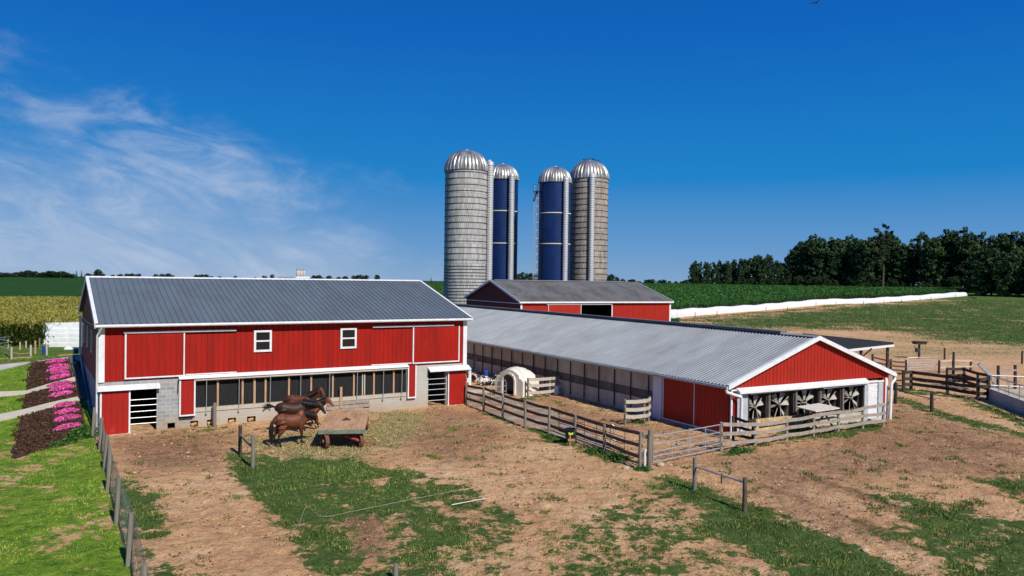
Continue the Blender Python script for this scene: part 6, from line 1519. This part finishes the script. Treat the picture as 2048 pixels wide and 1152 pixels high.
def tree_proto(k, seed, W_, H_, ncl, pal, base, shape=0, dead=False):
    t = thing('tree', 'x', 'tree'); V, col = crown_mesh('crown', seed, W_, H_, ncl, 46, pal, base, shape=shape); n = len(V)
    raw('crown', V, np.arange(n), 4, m_leaf, t, {'tint': col})
    r_ = random.Random(seed); tr = MB(); x = y = 0; path = []; rad = []
    for i in range(8): f = i / 7; path.append((r_.uniform(-.25, .25) * f * 2, r_.uniform(-.25, .25) * f * 2, H_ * .88 * f - .3)); rad.append((.035 * H_ * .5) * (1 - .85 * f) + .03)
    tr.tube(path, rad, 8)
    for i in range(9 if not dead else 16):
        f = r_.uniform(.35, .85) if not dead else r_.uniform(.6, 1.0); a = r_.uniform(0, 6.28); p = Vector(path[min(7, int(f * 7))]); l = W_ * r_.uniform(.22, .42); q = p + Vector((math.cos(a) * l, math.sin(a) * l, l * r_.uniform(.5, 1.1)))
        tr.tube([p, p.lerp(q, .5) + Vector((0, 0, -.1 * l)), q], [.11, .07, .02], 6)
        if dead:
            for _ in range(3): e = q + Vector((r_.uniform(-1, 1), r_.uniform(-1, 1), r_.uniform(.3, 1.4))); tr.tube([p.lerp(q, .7), e], [.06, .02], 5)
    tr.build('trunk', m_bark, t); return t
PROT = [tree_proto(0, 3, 11, 24, 120, PALW, .04), tree_proto(1, 8, 9, 26, 120, PALW, .08), tree_proto(2, 15, 12, 23, 130, PALW, .02), tree_proto(3, 21, 9, 20, 110, [(.03, .07, .02), (.045, .09, .028), (.018, .046, .016)], .02), tree_proto(4, 33, 9, 27, 26, [(.03, .05, .02), (.045, .06, .025), (.02, .036, .014)], .34, 0, True), tree_proto(5, 41, 6, 17, 60, PALW, .02, 1)]
PH = [24, 26, 23, 20, 27, 17]; USED = set()
def plant(k, px, D, h, wscale=1.0, label=None, group=None, py=None):
    p = ray_pt(px, D); s = h / PH[k]; z = float(T(p[0], p[1])) - .2
    if k not in USED: o = PROT[k]; USED.add(k); o['label'] = label; 
    else: o = dup(PROT[k], label)
    o['group'] = group; o.location = (p[0], p[1], z); o.rotation_euler.z = random.uniform(0, 6.28); o.scale = (s * wscale, s * wscale, s); return o
def wood():
    prof = [(1383, 517), (1400, 515), (1425, 517), (1440, 514), (1462, 510), (1490, 506), (1515, 503), (1535, 500), (1560, 520), (1580, 518), (1592, 478), (1620, 466), (1650, 461), (1680, 465), (1710, 468), (1735, 464), (1765, 448), (1785, 478), (1800, 480), (1830, 455), (1850, 459), (1875, 462), (1905, 452), (1925, 446), (1945, 452), (1970, 455), (2000, 457), (2048, 454), (2100, 455), (2160, 458), (2220, 456)]
    def top(px): return float(np.interp(px, [p[0] for p in prof], [p[1] for p in prof]))
    def hgt(px, D, k=1): 
        p = ray_pt(px, D); d = ray(px, top(px)); return (HCAM + d[2] * D / math.hypot(d[0], d[1]) - float(T(*p))) * k
    G = 'trees of the wood'; n = 0
    px = 1385
    while px < 2200:
        D = 418 + jit(5); k = random.choice((0, 1, 2)) if px > 1585 else random.choice((3, 0, 5, 3))
        plant(k, px, D, hgt(px, D, random.uniform(.93, 1.02)), .82 if px > 1585 else .7, WL(n, px, 'front'), G); n += 1; px += random.uniform(15, 22) if px > 1585 else random.uniform(11, 17)
    px = 1392
    while px < 2200:
        D = 446 + jit(8); plant(random.choice((0, 1, 2)), px, D, hgt(px, D, random.uniform(.82, .99)), .95 if px > 1585 else .7, WL(n, px, 'back'), G); n += 1; px += random.uniform(19, 28)
    px = 1960
    while px < 2230: D = 372 + jit(10); plant(random.choice((2, 3, 0)), px, D, hgt(px, D, random.uniform(.62, .8)), 1.0, WL(n, px, 'right'), G); n += 1; px += random.uniform(22, 30)
    plant(4, 1766, 403, hgt(1766, 403, 1.06), .85, 'gaunt half-bare tree with dead branches rising above the wood', G)
    px = 1390
    while px < 2220: D = 408 + jit(4); plant(random.choice((3, 5, 3)), px, D, random.uniform(5, 9), 1.5, WL(n, px, 'under'), G); n += 1; px += random.uniform(14, 20)
def WL(n, px, row):
    if row == 'under': return 'low dark understorey tree along the foot of the wood behind the green corn'
    if row == 'right': return 'mid-height tree standing forward at the right edge of the wood'
    if row == 'back': return 'dark tree in the back row of the wood, mostly hidden'
    if px < 1585: return 'shorter dark tree at the low left end of the wood behind the corn'
    return 'tall dark leafy tree in the front row of the wood, right of its low end'
wood()
def far_trees():
    G = 'distant trees on the left skyline'
    L = [(5, 553, 543, 1.6), (18, 553, 544, 1.6), (32, 553, 543, 1.5), (47, 553, 540, 1.3), (57, 553, 539, 1.2), (70, 553, 541, 1.3), (82, 553, 544, 1.5), (92, 553, 542, 1.6), (102, 553, 540, 1.6), (113, 553, 541, 1.6), (124, 553, 541, 1.6), (134, 553, 544, 1.5), (144, 554, 546, 1.6), (153, 554, 539, .8), (163, 554, 538.5, .7), (176, 554, 545, 1.4), (196, 555, 537, 1.1), (207, 555, 546, 1.1), (226, 556, 548, 1.6), (240, 556, 547, 1.6), (254, 556, 546, 1.5), (264, 556, 545, 1.6), (276, 556, 546, 1.5), (312, 557, 547, 1.6), (325, 557, 546, 1.5), (336, 557, 545.5, 1.5), (345, 557, 549, 1.5), (392, 558, 548, 1.5), (402, 558, 547.5, 1.6), (412, 558, 547.5, 1.6), (424, 558, 551, 1.5), (440, 558, 551.5, 1.4), (471, 559, 550.5, 1.3), (510, 559, 553, 1.3), (529, 559, 550, 1.3), (544, 559, 547.5, 1.1), (628, 560, 549, 1.5), (638, 560, 549, 1.5), (658, 560, 550, 1.6), (678, 560, 552, 1.5), (690, 560, 551, 1.5), (708, 561, 550, 1.5), (719, 561, 547.5, 1.5), (730, 561, 549, 1.5), (754, 561, 548, 1.2), (862, 562, 552.5, .8)]
    for i, (px, yb, yt, w) in enumerate(L):
        D = 690 + (i * 37 % 40); p = ray_pt(px, D); d = ray(px, yt); h = HCAM + d[2] * D / math.hypot(d[0], d[1]) - float(T(*p))
        k = 5 if w < .9 else (3, 2, 0)[i % 3]
        lab = 'slim pointed tree on the left skyline' if w < .9 else ('rounded tree in the continuous dark treeline at far left' if px < 180 else 'small round tree poking above the red barn roof ridge')
        plant(k, px, D, max(h, 2.5), w * ((2.0 if px < 180 else 1.5) if w > .9 else 1), lab, G)
    G = 'trees behind the silos'
    for i, (px, yt) in enumerate(((1036, 545), (1048, 542), (1060, 543), (1072, 546), (1214, 546), (1224, 545), (1234, 552), (1246, 556))):
        D = 520 + i * 6; p = ray_pt(px, D); d = ray(px, yt); h = HCAM + d[2] * D / math.hypot(d[0], d[1]) - float(T(*p)); plant((0, 2, 3)[i % 3], px, D, h, 1.3, 'dark round tree seen between the blue silos' if px < 1100 else 'dark tree seen just right of the brown concrete silo', G)
    for i, px in enumerate((1262, 1276, 1292, 1306, 1320, 1334, 1348, 1360, 1372)):
        D = 820; p = ray_pt(px, D); d = ray(px, (557, 558, 556, 555, 556, 557, 557, 558, 558)[i]); h = HCAM + d[2] * D / math.hypot(d[0], d[1]) - float(T(*p)); plant((3, 2, 0)[i % 3], px + jit(5), D, h * random.uniform(.6, 1.1), random.uniform(2.2, 4.2), 'tiny far tree between the silos and the wood', G)
far_trees()
# distant farm on the skyline
def far_farm():
    def place(px, D): p = ray_pt(px, D); return (p[0], p[1], float(T(*p)))
    for lab, px, yt, w in (('widest of three tiny silos on the skyline', 596, 538, 4.2), ('middle of three tiny silos on the skyline', 602.5, 538.5, 2.6), ('rightmost of three tiny silos on the skyline', 608, 538.5, 2.6)):
        D = 900; l = place(px, D); d = ray(px, yt); h = HCAM + d[2] * D / math.hypot(d[0], d[1]) - l[2]; t = thing('distant_silo', lab, 'silo', l, 0, 'tiny silos on the skyline')
        MB().tube([(0, 0, -.5), (0, 0, h - 1.2)], w / 2, 18).build('silo_wall', m_concrete, t, smooth=True); MB().tube([(0, 0, h - 1.25), (0, 0, h - .6), (0, 0, h - .15), (0, 0, h)], [w / 2 + .1, w * .43, w * .25, w * .08], 18).build('dome', m_dome, t, smooth=True)
    for lab, px, w, h, m, rm in (('white gabled barn left of the tiny silos', 571, 15, 3.9, m_white, m_roofB), ('long grey-roofed barn right of the tiny silos', 634, 30, 3.2, m_white, m_roofA), ('white gabled shed just right of the tiny silos', 606, 14, 4.2, m_white, m_plastic), ('tiny white house between skyline trees', 666, 5, 2.8, m_white, m_roofC)):
        l = place(px, 880); t = thing('distant_barn', lab, 'barn', l, .2)
        MB().box(-w / 2, -5, -.5, w / 2, 5, h * .6).build('wall', m, t); MB().prism([(-5.4, h * .55), (0, h), (5.4, h * .55)], 0, -w / 2 - .3, w / 2 + .3).build('roof', rm, t)
far_farm()
scatter_grass(); scatter_clods()
